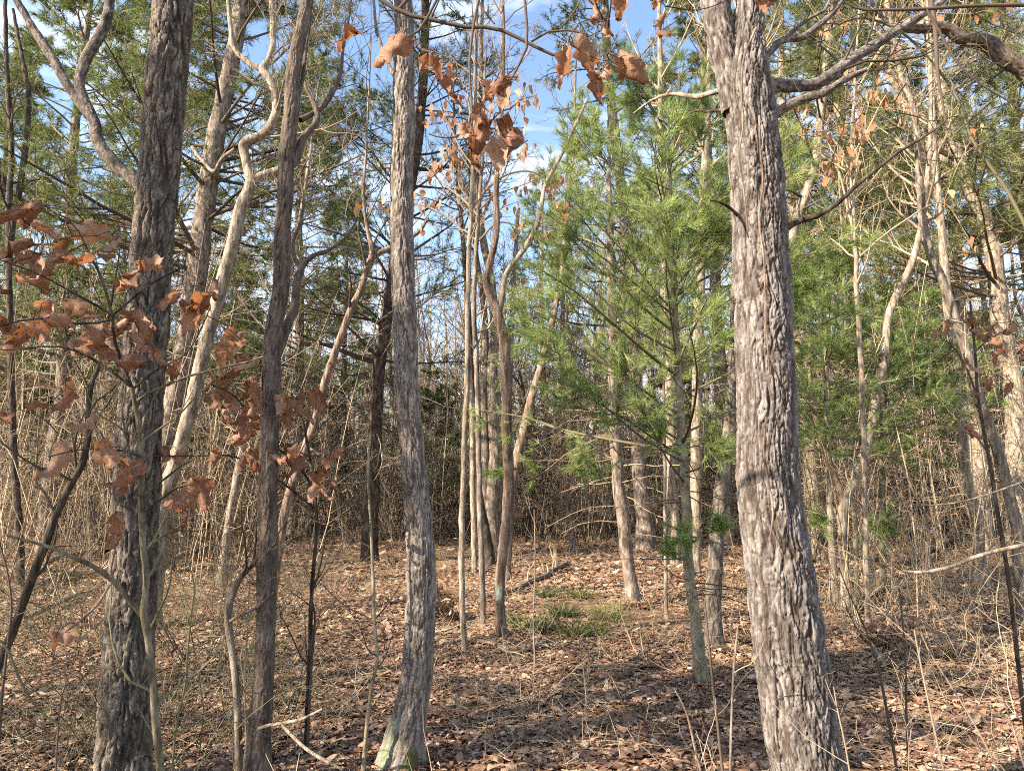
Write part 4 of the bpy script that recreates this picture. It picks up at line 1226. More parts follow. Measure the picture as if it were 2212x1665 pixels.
limb(S1, [(290, 838, 5), (320, 812, 5), (345, 795, 4), (400, 765, 4), (430, 720, 3), (455, 660, 3)], d=dS, dd=-0.1, name='branch', mat='dark')
limb(S1, [(243, 690, 5), (180, 700, 5), (120, 690, 4), (60, 690, 4), (0, 705, 3)], d=dS - 0.05, dd=-0.2, name='branch', mat='dark')
limb(S1, [(304, 985, 6), (275, 975, 5), (240, 972, 4), (205, 968, 3), (150, 975, 3), (110, 985, 3)], d=dS, dd=-0.1, name='branch', mat='dark')
limb(S1, [(316, 1100, 5), (345, 1080, 4), (390, 1050, 4), (430, 1045, 3)], d=dS, dd=-0.1, name='branch', mat='dark')
limb(S1, [(240, 1248, 5), (240, 1220, 5), (247, 1195, 4), (248, 1150, 3)], d=dS, name='branch', mat='red')
limb(S1, [(236, 1262, 7), (215, 1300, 6), (180, 1335, 5), (140, 1365, 4)], d=dS, dd=-0.1, name='branch', mat='red')
big = [(45, 452, 95, 175), (20, 465, 80, 160), (18, 535, 85, 170), (62, 592, 80, 100), (100, 500, 60, 30), (130, 535, 70, 160), (188, 508, 80, 170), (238, 525, 55, 100), (160, 560, 75, 165), (108, 560, 65, 150),
       (75, 610, 75, 80), (52, 560, 70, 170), (275, 582, 62, 150), (268, 632, 60, 165), (357, 648, 64, 120), (333, 567, 52, 0), (98, 668, 92, 175), (30, 698, 95, 165), (163, 676, 80, 55), (92, 716, 62, 70),
       (45, 740, 60, 120), (150, 742, 80, 165), (205, 730, 85, 150), (238, 714, 70, 140), (267, 680, 68, 170), (307, 684, 50, 30), (320, 732, 62, 100), (230, 758, 70, 30), (262, 757, 75, 40), (292, 750, 65, 60),
       (300, 793, 74, 5), (346, 782, 66, 60), (368, 806, 55, 100), (417, 684, 90, 120), (430, 660, 70, 150), (460, 636, 55, 110), (474, 754, 82, 140), (514, 732, 55, 40), (482, 790, 55, 100),
       (90, 1003, 92, 110), (212, 968, 45, 175), (240, 985, 75, 60), (268, 1026, 84, 130), (255, 1030, 80, 110), (120, 862, 70, 120), (77, 885, 42, 165), (167, 908, 60, 150), (16, 900, 45, 20),
       (387, 1078, 88, 130), (421, 1080, 78, 85), (243, 1162, 96, 95), (128, 1366, 66, 150), (120, 1385, 40, 110), (10, 625, 60, 40), (0, 680, 70, 20), (8, 735, 60, 70), (128, 700, 70, 20), (185, 765, 60, 10), (60, 470, 50, 60), (220, 545, 45, 150)]
hang(S1, big, dS - 0.05, 0.10, rngL, 0.0017, 'twig_dark')
bare(S1, 261, 0.3, n1=12, t0=0.05, t1=0.97, L=0.55, k2=4, k3=2, rmin=0.0011, mat='twig_olive')

# leafy sapling round the slender dark trunk, smaller leaves
S2 = tree('oak_sapling', 'young oak with orange brown leaves hanging around the slender dark trunk', 'tree',
          [(668, 1420, 9), (672, 1330, 9), (676, 1240, 8), (683, 1150, 8), (680, 1060, 7), (668, 980, 6), (650, 900, 5), (630, 850, 4)], 'dark', d=4.4, S=10, seed=62, dd=-0.2)
limb(S2, [(680, 1060, 6), (640, 1000, 5), (590, 960, 4), (540, 900, 4), (500, 850, 3), (455, 830, 3)], dd=-0.4, name='branch', mat='dark')
limb(S2, [(682, 1100, 6), (620, 1050, 5), (560, 1010, 4), (500, 985, 4), (420, 985, 3), (330, 985, 3)], dd=-0.5, name='branch', mat='dark')
limb(S2, [(676, 1040, 5), (700, 1000, 4), (725, 960, 3), (735, 940, 3)], dd=-0.1, name='branch', mat='dark')
sm = [(512, 800, 80, 150), (528, 782, 60, 160), (457, 850, 75, 110), (440, 830, 50, 120), (498, 880, 55, 90), (530, 850, 50, 100), (515, 902, 65, 120), (490, 910, 45, 80), (555, 860, 62, 80), (565, 830, 45, 70), (548, 885, 45, 120), (475, 870, 45, 60),
      (320, 990, 42, 30), (353, 988, 42, 100), (388, 995, 46, 60), (460, 990, 38, 100), (530, 938, 78, 155), (505, 945, 45, 170), (560, 936, 50, 40), (534, 996, 62, 95), (520, 1010, 45, 110), (558, 1020, 45, 70), (580, 1056, 56, 110), (600, 1000, 45, 30), (634, 1000, 75, 75), (645, 985, 55, 100), (622, 985, 55, 120),
      (687, 866, 60, 80), (654, 882, 52, 90), (614, 886, 60, 120), (600, 875, 45, 80), (627, 912, 45, 95), (727, 985, 48, 110), (715, 1000, 40, 80), (694, 1046, 62, 110), (678, 1072, 45, 130), (705, 1070, 45, 60), (735, 1060, 35, 30), (720, 1045, 45, 20), (378, 1132, 42, 140), (400, 1116, 40, 20), (550, 915, 40, 100), (668, 900, 38, 60)]
hang(S2, sm, 4.0, 0.16, rngL, 0.0017, 'twig_dark')
bare(S2, 262, 0.2, n1=10, t0=0.05, t1=0.97, L=0.6, k2=4, k3=2, rmin=0.0013, mat='twig_dark')

# branch hanging into the top of the picture, close to the camera: it belongs to a small oak standing left of the frame
S3 = tree('oak_tree', 'small oak whose leafy branch hangs in at the top middle', 'tree',
          [(-1100, 2600, 120), (-1080, 1800, 100), (-1050, 900, 90), (-980, 200, 75), (-880, -350, 55), (-700, -700, 40)], 'oak_dark', d=1.75, S=20, seed=63, dd=0.1)
dT = 1.75
limb(S3, [(-830, -450, 34), (-500, -420, 26), (-100, -330, 21), (300, -210, 17), (600, -95, 13), (760, -40, 11), (820, -2, 9), (855, 20, 9), (897, 37, 9), (937, 44, 8.5), (1004, 59, 8), (1071, 61, 8), (1105, 75, 7.5), (1141, 93, 7.5), (1187, 116, 7), (1231, 128, 5)], d=dT, name='branch', mat='twig_dark')
limb(S3, [(860, 22, 8), (1000, -110, 8), (1045, -60, 7), (1034, 0, 6), (1021, 67, 5.5), (1014, 143, 5), (1018, 220, 4.5), (1021, 294, 4)], d=dT, dd=-0.08, name='branch', mat='twig_dark')
limb(S3, [(1021, 293, 4), (985, 296, 4), (955, 298, 3), (927, 290, 3)], d=dT - 0.08, name='branch', mat='twig_dark')
limb(S3, [(1021, 293, 4), (1060, 298, 3.5), (1090, 314, 3.5), (1108, 321, 3), (1140, 303, 2.5)], d=dT - 0.08, name='branch', mat='twig_dark')
limb(S3, [(1045, -60, 7), (1110, -80, 7), (1132, -20, 7), (1137, 40, 6.5), (1140, 95, 6), (1131, 124, 5.5), (1112, 155, 5), (1101, 178, 4.5), (1106, 200, 4), (1100, 216, 3)], d=dT, dd=-0.06, name='branch', mat='twig_dark')
limb(S3, [(1000, -110, 7), (960, -40, 6), (944, 0, 6), (924, 37, 6), (907, 63, 5.5), (894, 80, 5), (868, 88, 4)], d=dT, dd=-0.05, name='branch', mat='twig_dark')
limb(S3, [(894, 82, 5), (904, 105, 4), (920, 122, 3.5), (945, 132, 3), (980, 138, 2.5)], d=dT - 0.05, name='branch', mat='twig_dark')
limb(S3, [(1148, 90, 5), (1178, 72, 4.5), (1208, 63, 4.5), (1240, 70, 4), (1268, 73, 4), (1295, 105, 3.5), (1321, 137, 3)], d=dT, name='branch', mat='twig_dark')
limb(S3, [(1208, 63, 4), (1230, 40, 3.5), (1250, 10, 3), (1262, -30, 3)], d=dT, name='branch', mat='twig_dark')
limb(S3, [(1035, 5, 5), (1046, 25, 4), (1068, 52, 4)], d=dT - 0.02, name='branch', mat='twig_dark')
limb(S3, [(1088, 225, 3), (1062, 262, 3), (1050, 268, 3), (1072, 290, 3), (1090, 312, 3)], d=dT - 0.06, name='branch', mat='twig_dark')
top = [(752, 90, 62, 150), (838, 100, 92, 170), (872, 92, 45, 20), (912, 145, 62, 110), (945, 158, 70, 70), (984, 160, 42, 70), (978, 195, 72, 85), (988, 228, 50, 50), (1068, 182, 66, 165), (1060, 205, 50, 100), (1087, 214, 62, 105), (1040, 250, 52, 80), (1026, 322, 88, 100), (1010, 290, 60, 95), (1100, 303, 92, 75), (1072, 338, 78, 88), (1218, 148, 84, 100), (1257, 125, 92, 85), (1282, 192, 74, 80), (1300, 158, 48, 130), (1356, 168, 100, 82), (1340, 150, 60, 60), (1268, 28, 88, 70), (1335, 28, 82, 95), (1412, 14, 36, 110), (1434, 56, 62, 100), (1318, 60, 40, 60), (1664, 2, 66, 20), (1655, 14, 42, 60), (1045, 290, 60, 110)]
hang(S3, top, dT - 0.06, 0.05, rngL, 0.0013, 'twig_dark')


# clusters of smaller far leaves on bare young oaks
def clusters(t, pts, d, per, size, rng, px=13, name='leaves', mat='twig', twig_r=0.002):
    mb = MB()
    tw = MB()
    lines = np.concatenate(t.lines)
    pos, paths = [], []
    for (x, y) in pts:
        C, m = at(x, y, d + rng.normal() * 0.25)
        q = lines[np.argmin(((lines - C) ** 2).sum(1))]
        X, _ = spline(np.array([q, q * 0.5 + C * 0.5 + rng.normal(size=3) * 0.1 * np.linalg.norm(C - q), C]), np.ones(3), 7)
        paths.append(X)
        lines = np.vstack([lines, X[2:]])
        for _ in range(per):
            pos.append(C + rng.normal(size=3) * px * m * np.array([1, 0.8, 0.9]))
    pos = np.array(pos)
    n = len(pos)
    tm = [(v[:, [2, 1, 0]] * np.array([1, 1, -1]), q, c) for v, q, c in small_t]
    scatter_leaves(mb, rng, pos, rng.uniform(0.7, 1.25, n) * size, tm, 0.5, rng.random(n))
    tubes(tw, np.array(paths), np.broadcast_to(np.linspace(1.6, 0.8, 7)[None] * twig_r, (len(paths), 7)), 4, tint=rng.random(len(paths)))
    part(t.o, 'foliage', mb.mesh('foliage', M['leaf_small'], t.base))
    part(t.o, 'twigs', tw.mesh('twigs', M[mat], t.base))


S4 = tree('oak_sapling', 'young oak with scattered orange leaves high in the gap beyond the hanging branch', 'tree',
          [(1040, 1215, 13), (1036, 1100, 12), (1034, 950, 12), (1030, 800, 11), (1024, 650, 10), (1030, 520, 9), (1038, 400, 8), (1044, 300, 7), (1046, 200, 5), (1050, 100, 4)], 'grey', d=8, S=10, seed=64)
for pts in ([(1036, 470, 6), (1000, 430, 5), (960, 400, 4), (920, 360, 3)], [(1030, 540, 6), (980, 480, 5), (900, 440, 4), (820, 435, 3)], [(1040, 420, 6), (1090, 380, 5), (1140, 370, 4), (1200, 395, 3)], [(1044, 330, 5), (1080, 270, 4), (1120, 220, 3), (1160, 205, 2)], [(1034, 520, 5), (1080, 480, 4), (1130, 490, 3), (1180, 480, 2)], [(1042, 380, 5), (1000, 330, 4), (970, 270, 3), (950, 230, 2)]):
    limb(S4, pts, dd=0.2, name='branch', mat='twig', S=6)
z2 = [(640, 680), (740, 740), (700, 970), (620, 1020), (640, 1090), (570, 1100), (840, 1280), (970, 1210), (960, 1310), (830, 1250), (640, 1270), (550, 1300), (480, 1310), (150, 1300), (265, 1290), (490, 1230), (1130, 660), (1200, 610), (1270, 620), (1160, 690), (1165, 850), (1200, 940), (1220, 1120), (1280, 1190), (1320, 1200), (1180, 1230), (1140, 1320), (1130, 1450), (1190, 1490), (1370, 1400), (1420, 1370), (1390, 1130), (1330, 1160), (1330, 1470), (570, 1480), (720, 1010), (760, 1040), (660, 1050), (900, 690), (560, 760), (1150, 510), (970, 700), (700, 720), (1210, 950)]
clusters(S4, [(737.3 + a * .33347, b * .33347) for a, b in z2], 8.0, 4, 0.10, rngL)
bare(S4, 264, 0.4, n1=16, t0=0.05, t1=0.97, L=1.1, k2=5, k3=3, rmin=0.0025)

S5 = tree('oak_sapling', 'young oak with pale orange leaves right of the forked stout oak', 'tree',
          [(1872, 1240, 12), (1868, 1050, 11), (1862, 850, 11), (1852, 650, 10), (1845, 500, 9), (1840, 380, 8), (1842, 260, 7), (1850, 120, 5), (1858, 0, 4)], 'pale', d=7.5, S=10, seed=65)
for pts in ([(1842, 400, 6), (1820, 330, 5), (1780, 285, 4), (1740, 270, 3), (1700, 300, 2)], [(1846, 330, 5), (1880, 270, 4), (1905, 220, 3), (1950, 160, 2)], [(1850, 200, 5), (1900, 110, 4), (1960, 40, 3), (2100, 30, 2)], [(1848, 520, 5), (1820, 400, 4), (1805, 340, 3)], [(1850, 560, 5), (1950, 480, 4), (2040, 440, 3), (2090, 510, 2)]):
    limb(S5, pts, dd=0.2, name='branch', mat='twig_tan', S=6)
z3 = [(960, 690), (1270, 650), (1200, 600), (1130, 760), (1100, 840), (890, 830), (800, 820), (960, 850), (1150, 830), (660, 900), (800, 710), (1290, 420), (1100, 430), (1430, 740), (960, 1060), (1010, 980), (1050, 1020), (1000, 1110), (1090, 1060), (940, 1050), (1240, 80), (1050, 100), (1000, 130), (930, 180), (1420, 90), (1590, 90), (1850, 70), (2040, 100), (1080, 550), (1410, 560), (1910, 820), (1690, 1280), (1840, 1590), (1380, 330), (1280, 450), (1150, 700), (1240, 620), (1140, 850), (1040, 970), (1320, 20)]
clusters(S5, [(1474.6 + a * .33347, b * .33347) for a, b in z3], 7.3, 4, 0.10, rngL, px=11)
bare(S5, 265, 0.45, n1=18, t0=0.05, t1=0.97, L=1.1, k2=6, k3=3, rmin=0.0022, mat='twig_tan')

S6 = tree('oak_sapling', 'thin dark sapling with drooping brown leaves near the right edge', 'tree',
          [(2215, 1560, 9), (2195, 1400, 9), (2178, 1250, 8), (2155, 1100, 8), (2128, 950, 7), (2112, 850, 6), (2105, 750, 5), (2096, 650, 4)], 'dark', d=4.2, S=10, seed=66)
for pts in ([(2112, 860, 5), (2085, 790, 4), (2055, 745, 3), (2030, 730, 2)], [(2106, 760, 4), (2140, 730, 3), (2175, 715, 2), (2210, 740, 2)], [(2135, 980, 4), (2105, 940, 3), (2085, 935, 2)]):
    limb(S6, pts, dd=-0.1, name='branch', mat='twig_dark', S=6)
z5 = [(1620, 520), (1700, 450), (1730, 640), (1860, 430), (1900, 420), (1940, 500), (2000, 490), (2080, 470), (2040, 570), (2180, 590), (2050, 650), (1930, 860), (2110, 860), (1870, 1160), (1810, 690), (1900, 710), (1960, 830), (2060, 610), (2190, 560), (1640, 510)]
hang(S6, [(1474.6 + a * .33347, 555.2 + b * .33347, rngL.uniform(24, 44), rngL.uniform(40, 140)) for a, b in z5], 4.1, 0.1, rngL, 0.0015)

# ------------------------------------------------------------------ thin canes and dead stems near the camera
canes = [
    ('pale straight cane in front of the young pine stem', 'pale', 3.0, [(1578, 1675, 8), (1581, 1527, 7.5), (1586, 1430, 7), (1595, 1350, 6)]),
    ('dark bowed cane left of the stout oak foot', 'twig_dark', 3.3, [(1565, 1700, 9), (1550, 1560, 8), (1538, 1460, 8), (1530, 1380, 6), (1522, 1290, 5)]),
    ('short pale cane beside the right flank of the stout oak', 'twig_tan', 2.7, [(1838, 1680, 6), (1822, 1590, 5), (1808, 1527, 5), (1801, 1483, 3)]),
    ('dark forked cane leaning left in the right foreground', 'twig_dark', 3.4, [(1922, 1570, 9), (1908, 1490, 8), (1898, 1443, 7), (1880, 1390, 6), (1866, 1350, 5), (1835, 1283, 4), (1812, 1225, 3)]),
    ('dark upright cane next to the forked cane', 'twig_dark', 3.6, [(1958, 1540, 7), (1956, 1440, 6), (1950, 1350, 5), (1942, 1270, 4)]),
    ('long tan cane slanting up left from the bottom edge', 'twig_tan', 2.8, [(2045, 1690, 7), (2020, 1580, 6), (2004, 1510, 6), (1990, 1440, 5), (1975, 1360, 4)]),
    ('tan bowed cane near the lower right corner', 'twig_tan', 2.9, [(2165, 1680, 7), (2120, 1590, 6), (2080, 1520, 6), (2045, 1465, 5), (2015, 1420, 4), (1990, 1370, 3)]),
    ('thin pale cane rising close to the lower right corner', 'pale', 3.0, [(2200, 1610, 6), (2178, 1540, 5), (2150, 1470, 5), (2128, 1440, 4), (2110, 1410, 3)]),
    ('grey thin cane standing in the right leaf litter', 'grey', 3.1, [(1965, 1690, 5), (1962, 1640, 5), (1968, 1575, 4)]),
    ('very thin pale stalk rising through the sedge tufts', 'twig_tan', 6.3, [(1155, 1420, 5), (1152, 1350, 4), (1155, 1260, 4), (1156, 1180, 4), (1154, 1100, 3)]),
    ('short pale stalk in front of the sedge tufts', 'twig_tan', 5.2, [(1261, 1450, 4), (1256, 1410, 4), (1260, 1370, 3)]),
    ('dark thin wavy stem between the slender dark trunk and wavy greyish stem', 'twig_dark', 4.4, [(668, 1540, 8), (672, 1450, 8), (676, 1390, 8), (681, 1330, 7), (674, 1290, 7), (690, 1230, 5), (705, 1150, 4)]),
    ('dark thin cane right of the dark oak foot', 'twig_olive', 3.3, [(372, 1660, 7), (382, 1560, 6), (400, 1480, 6), (405, 1420, 6), (412, 1340, 5), (420, 1270, 4), (400, 1190, 3)]),
    ('tan upright cane behind the curved brown sapling', 'twig_tan', 3.9, [(530, 1540, 6), (528, 1470, 6), (532, 1400, 5), (536, 1320, 4), (540, 1230, 3)]),
    ('curved dark bramble arching in the lower left corner', 'twig_olive', 2.9, [(18, 1405, 7), (40, 1460, 7), (75, 1520, 6), (110, 1555, 6), (150, 1575, 5), (182, 1578, 4)]),
    ('dark thin stem along the left side below the brown leaves', 'twig_dark', 3.2, [(-5, 1640, 8), (5, 1500, 8), (16, 1400, 7), (24, 1300, 6), (14, 1230, 5), (-8, 1150, 4)]),
    ('grey dead stalk before the dark oak foot', 'twig_dark', 2.9, [(120, 1680, 5), (124, 1600, 5), (135, 1500, 4), (160, 1420, 3), (178, 1350, 3)]),
    ('slim stem with red bark left of the stout oak foot', 'red', 3.0, [(1520, 1690, 8), (1498, 1600, 7), (1480, 1530, 6), (1458, 1490, 5)]),
]
rng = np.random.default_rng(900)
for k, (lab, mt, d, pts) in enumerate(canes):
    mt = {'twig_tan': 'twig', 'pale': 'grey'}.get(mt, mt)
    t = tree('cane', lab, 'stem', [(x, y, w * 0.72) for x, y, w in pts], mt, d=d, S=8, seed=70 + k, group='thin stems near the camera')
    bare(t, 900 + k, 0.3, n1=5, t0=0.05, t1=0.97, L=0.32, k2=2, k3=0, rmin=0.0011, mat=mt if mt.startswith('twig') else 'twig')

# long bare branch reaching in from the right, with bud tips
B1 = tree('sapling', 'smooth pale branch reaching in from the right edge over the litter', 'branch',
          [(2420, 1560, 22), (2390, 1330, 18), (2330, 1200, 14), (2250, 1168, 10), (2212, 1177, 9), (2160, 1188, 9), (2108, 1202, 9), (2060, 1222, 8), (2008, 1234, 8), (1975, 1236, 7), (1948, 1233, 6)], 'pale', d=2.5, S=12, seed=95)
limb(B1, [(2000, 1234, 5), (2003, 1190, 5), (2006, 1130, 5), (1985, 1085, 4), (1965, 1045, 4), (1962, 1032, 5)], d=2.5, dd=-0.05, name='branch', mat='red')
limb(B1, [(2212, 1040, 5), (2150, 1062, 4), (2100, 1078, 4), (2050, 1088, 3), (1990, 1092, 3)], d=2.6, name='branch', mat='grey')
limb(B1, [(2330, 1200, 8), (2290, 1050, 7), (2212, 1040, 5)], d=2.5, dd=0.1, name='branch', mat='grey')
B2 = tree('sapling', 'thin dark branch reaching across the top right corner', 'branch',
          [(2450, 1800, 26), (2440, 900, 20), (2400, 200, 16), (2330, 60, 11), (2240, 14, 9), (2160, 12, 8), (2080, 14, 7), (2000, 20, 7), (1920, 22, 6), (1850, 18, 5), (1825, 5, 4)], 'twig_dark', d=2.6, S=10, seed=96)
limb(B2, [(2000, 20, 6), (2025, 60, 5), (2045, 100, 5), (2080, 150, 4), (2130, 190, 4), (2180, 220, 3), (2220, 250, 3)], d=2.6, dd=0.05, name='branch', mat='twig_dark')

# greenbrier scrambling over the bent trunk, with dark berries
V1 = tree('vine', 'tangled green vine with dark berries over the upper right corner', 'vine',
          [(2320, 1350, 9), (2300, 900, 8), (2260, 600, 8), (2180, 420, 7), (2100, 300, 6), (2060, 200, 6), (2000, 120, 5), (1930, 60, 5), (1860, 40, 4), (1780, 70, 3)], 'twig_olive', d=3.6, S=8, seed=97)
rngV = np.random.default_rng(44)
for k in range(14):
    x0, y0 = rngV.uniform(1760, 2180), rngV.uniform(-20, 260)
    a = rngV.uniform(0, 6.28)
    pts = []
    for j in range(6):
        pts.append((x0, y0, 3.2 - 0.3 * j))
        a += rngV.normal() * 0.7
        x0 += 42 * math.cos(a)
        y0 += 42 * math.sin(a) + 6
    limb(V1, pts, d=3.6 + rngV.normal() * 0.25, dd=rngV.normal() * 0.2, name='tendril', mat='twig_olive', S=5)
twigs(V1, 144, path=[(V1.P[25:], V1.Q[25:])] + [(l, np.full(len(l), 0.003)) for l in V1.lines[1:]], mat='twig_olive', n1=4, t0=0.1, t1=0.95, L=0.35, k2=3, k3=0, rmin=0.0011)
bs = MB()
n_, m_v = 8, 6
ph = np.linspace(0, np.pi, m_v + 1)
th = np.arange(n_) * 2 * np.pi / n_
bs.add(np.stack([np.outer(np.sin(ph), np.cos(th)), np.outer(np.sin(ph), np.sin(th)), np.outer(np.cos(ph), np.ones(n_))], -1).reshape(-1, 3),
       quads=[[i * n_ + j, (i + 1) * n_ + j, (i + 1) * n_ + (j + 1) % n_, i * n_ + (j + 1) % n_] for i in range(m_v) for j in range(n_)])
berry_me = bs.mesh('berry', M['berry'])
lines = np.concatenate(V1.lines[1:])
for (bx, by) in ((890, 285), (905, 270), (915, 262), (885, 300), (1215, 185), (1225, 200), (1190, 190), (1190, 215), (1245, 200), (1185, 225), (755, 378), (765, 375), (1055, 290), (1075, 300), (1810, 460), (1800, 480), (1825, 470), (1860, 500), (1870, 515), (1880, 490), (2080, 260), (2085, 240), (2050, 800), (2085, 800), (1380, 330)):
    C, m = at(1474.6 + bx * .33347, by * .33347, 3.55)
    o = part(V1.o, 'berry', berry_me)
    o.location = C - V1.base
    o.scale = (0.0055, 0.0055, 0.0055)

# ------------------------------------------------------------------ fallen wood
def log(name, label, pts, mat, lift=0.03, S=12, branches=()):
    P, Q = [], []
    for (x, y, w) in pts:
        d = ground_depth(x, y)
        X, m = at(x, y, d)
        r = 0.5 * w * m
        P.append([X[0], X[1], gz(X[0], X[1]) + r * 0.8 + lift])
        Q.append(r)
    P, Q = np.array(P), np.array(Q)
    base = P[0].copy()
    t = thing(name, label, 'fallen branch', base, 'fallen branches on the forest floor')
    part(t, 'limb', stem_mesh('fallen_limb', P, Q, S, M[mat], base, 0.004, 9, 0.12, 0.03, seed=len(pts)))
    mb = MB()
    r = np.random.default_rng(int(pts[0][0]))
    X, rr = spline(P, Q, 30)
    twig_crown(mb, r, X, rr, 6, 0.15, 0.98, 0.55, 3, 2, up=0.02, rmin=0.0022, ang=(0.4, 1.0))
    part(t, 'twigs', mb.mesh('twigs', M['twig_tan'], base))


log('fallen_branch', 'long crooked grey branch lying behind the sedge in the clearing', [(1085, 1298, 9), (1120, 1285, 9), (1150, 1265, 10), (1170, 1258, 11), (1195, 1240, 11), (1228, 1222, 8)], 'grey')
log('fallen_branch', 'pale fallen limb between the leaning dark stem and the dark oak', [(62, 1292, 14), (110, 1268, 15), (150, 1252, 14), (200, 1245, 11), (240, 1240, 8)], 'pale', 0.06)
log('fallen_branch', 'dark thin fallen limb below the pale limb left of the dark oak', [(55, 1345, 10), (105, 1325, 10), (155, 1300, 9), (200, 1285, 7)], 'grey', 0.05)
log('fallen_branch', 'fallen limb arching above the pale one at the left', [(85, 1255, 12), (130, 1225, 12), (180, 1215, 11), (232, 1206, 9)], 'grey', 0.10)
log('fallen_branch', 'pale fallen limb between the dark oak and curved sapling', [(370, 1225, 12), (430, 1205, 12), (480, 1198, 11), (530, 1188, 9)], 'pale', 0.10)
log('fallen_branch', 'pale slender fallen limb left of the middle oak base', [(600, 1178, 10), (650, 1165, 10), (700, 1158, 8), (745, 1150, 6)], 'pale', 0.10)
log('fallen_branch', 'thin bleached branch lying across the litter before the sedge', [(950, 1410, 5), (1000, 1390, 6), (1050, 1395, 7), (1110, 1416, 8), (1160, 1400, 6), (1205, 1375, 4)], 'pale')
log('fallen_branch', 'bleached forked stick lying in the middle foreground', [(1055, 1560, 6), (1100, 1562, 6), (1150, 1545, 6), (1190, 1550, 5), (1210, 1530, 4)], 'grey', 0.02)
log('fallen_branch', 'dark crooked branch lying right of the forked crooked tree', [(1850, 1330, 12), (1880, 1300, 13), (1915, 1290, 12), (1950, 1300, 10)], 'dark', 0.08)
log('fallen_branch', 'bleached stick in the sunlit litter right of the stout oak', [(1870, 1350, 6), (1900, 1345, 7), (1940, 1330, 6), (1962, 1305, 4)], 'pale', 0.04)
log('fallen_branch', 'long dark fallen stem in the thicket right of the stout oak', [(1860, 1215, 16), (1930, 1222, 16), (2010, 1205, 14), (2080, 1170, 12)], 'dark', 0.12)
log('fallen_branch', 'brown stick in the litter between sedge and stout oak', [(1360, 1430, 6), (1420, 1400, 6), (1480, 1380, 5)], 'grey', 0.02)

# ------------------------------------------------------------------ sedge tufts in the clearing
rng = np.random.default_rng(66)
sedge = [(1143, 1362, 0.20, 0.35, 'dark green sedge tuft nearest the blazed stem'), (1180, 1300, 0.17, 0.35, 'small sedge tuft at the back left of the green patch'), (1245, 1375, 0.27, 0.42, 'largest bright green sedge tuft at the front of the patch'),
         (1312, 1340, 0.24, 0.85, 'yellowish sedge tuft at the right of the green patch'), (1215, 1335, 0.20, 0.32, 'dark sedge tuft in the middle of the green patch'), (1250, 1300, 0.18, 0.5, 'olive sedge tuft at the back of the green patch'), (1290, 1372, 0.15, 0.7, 'short pale sedge tuft front right of the patch'), (1105, 1345, 0.12, 0.5, 'thin sedge tuft touching the blazed stem foot'), (1185, 1368, 0.17, 0.4, 'sedge tuft between the dark one and the largest')]
for (x, y, h, tn, lab) in sedge:
    d = ground_depth(x, y)
    C, _ = at(x, y, d)
    C[2] = gz(C[0], C[1])
    n = 190
    o = thing('sedge_tuft', lab, 'grass tuft', C, 'green sedge tufts in the clearing')
    az = rng.uniform(0, 2 * np.pi, n)
    rad = rng.random(n) ** 0.7 * h * 0.6
    s = C + np.stack([np.cos(az) * rad, np.sin(az) * rad, np.zeros(n)], 1)
    dv = np.stack([np.cos(az) * 0.6, np.sin(az) * 0.6, np.full(n, 1.0)], 1) + rng.normal(size=(n, 3)) * 0.32
    P, Q = grow(rng, s, dv, h * rng.uniform(0.7, 1.7, n), np.full(n, 0.0028), np.full(n, 0.0007), 5, 0.08, -0.04, 0.42)
    P[..., 2] = np.maximum(P[..., 2], C[2] + 0.01)
    b = MB()
    tubes(b, P, Q, 3, tint=np.where(rng.random(n) < 0.18, 0.95, np.clip(tn + rng.normal(size=n) * 0.2, 0, 1)))
    part(o, 'blades', b.mesh('blades', M['grass'], C))

# dried fern and withered stalks
for (x, y, h, lab) in ((958, 1345, 0.34, 'withered brown fern clump behind the middle oak'), (925, 1300, 0.2, 'small withered stalk clump touching the middle oak'), (1900, 1390, 0.25, 'dry tan stalks in the sunlit litter at right')):
    d = ground_depth(x, y)
    C, _ = at(x, y, d)
    C[2] = gz(C[0], C[1])
    o = thing('dead_fern', lab, 'dead plant', C, 'withered plants')
    n = 22
    az = rng.uniform(0, 2 * np.pi, n)
    dv = np.stack([np.cos(az) * 0.7, np.sin(az) * 0.7, np.full(n, 1.4)], 1)
    P, Q = grow(rng, np.repeat(C[None], n, 0), dv, h * rng.uniform(0.7, 1.4, n), np.full(n, 0.003), np.full(n, 0.001), 6, 0.12, -0.05, 0.4)
    b = MB()
    tubes(b, P, Q, 4)
    part(o, 'stalks', b.mesh('stalks', M['twig_tan'], C))
    b = MB()
    pp = P[:, 2:].reshape(-1, 3)
    pp = np.repeat(pp, 4, 0) + rng.normal(size=(len(pp) * 4, 3)) * 0.02
    scatter_leaves(b, rng, pp, rng.uniform(0.03, 0.06, len(pp)), small_t, 1.0, rng.uniform(0.2, 0.9, len(pp)))
    part(o, 'fronds', b.mesh('fronds', M['litter'], C))

# ------------------------------------------------------------------ trees behind: built once of each kind, then copied
def proto_path(rng, h, r, lean):
    n = 9
    z = np.linspace(-0.15, h, n)
    w = np.cumsum(rng.normal(size=(n, 2)) * lean, 0)
    w -= w[0]
    return np.column_stack([w, z]), r * (1 - 0.82 * np.linspace(0, 1, n) ** 1.2)


def proto_bare(seed, h, r, mat, tmat, n1, L, lean=0.12):
    rng = np.random.default_rng(seed)
    P, Q = proto_path(rng, h, r, lean)
    tr = stem_mesh('far_trunk', P, Q, 10, M[mat], (0, 0, 0), seed=seed, step=0.25)
    X, rr = spline(P, Q, 50)
    mb = MB()
    twig_crown(mb, rng, X[10:], rr[10:], n1, 0.02, 0.98, L, 7, 5, 0, up=0.10, rmin=0.005, rr=0.45)
    return [('trunk', tr), ('twigs', mb.mesh('far_twigs', M[tmat]))]


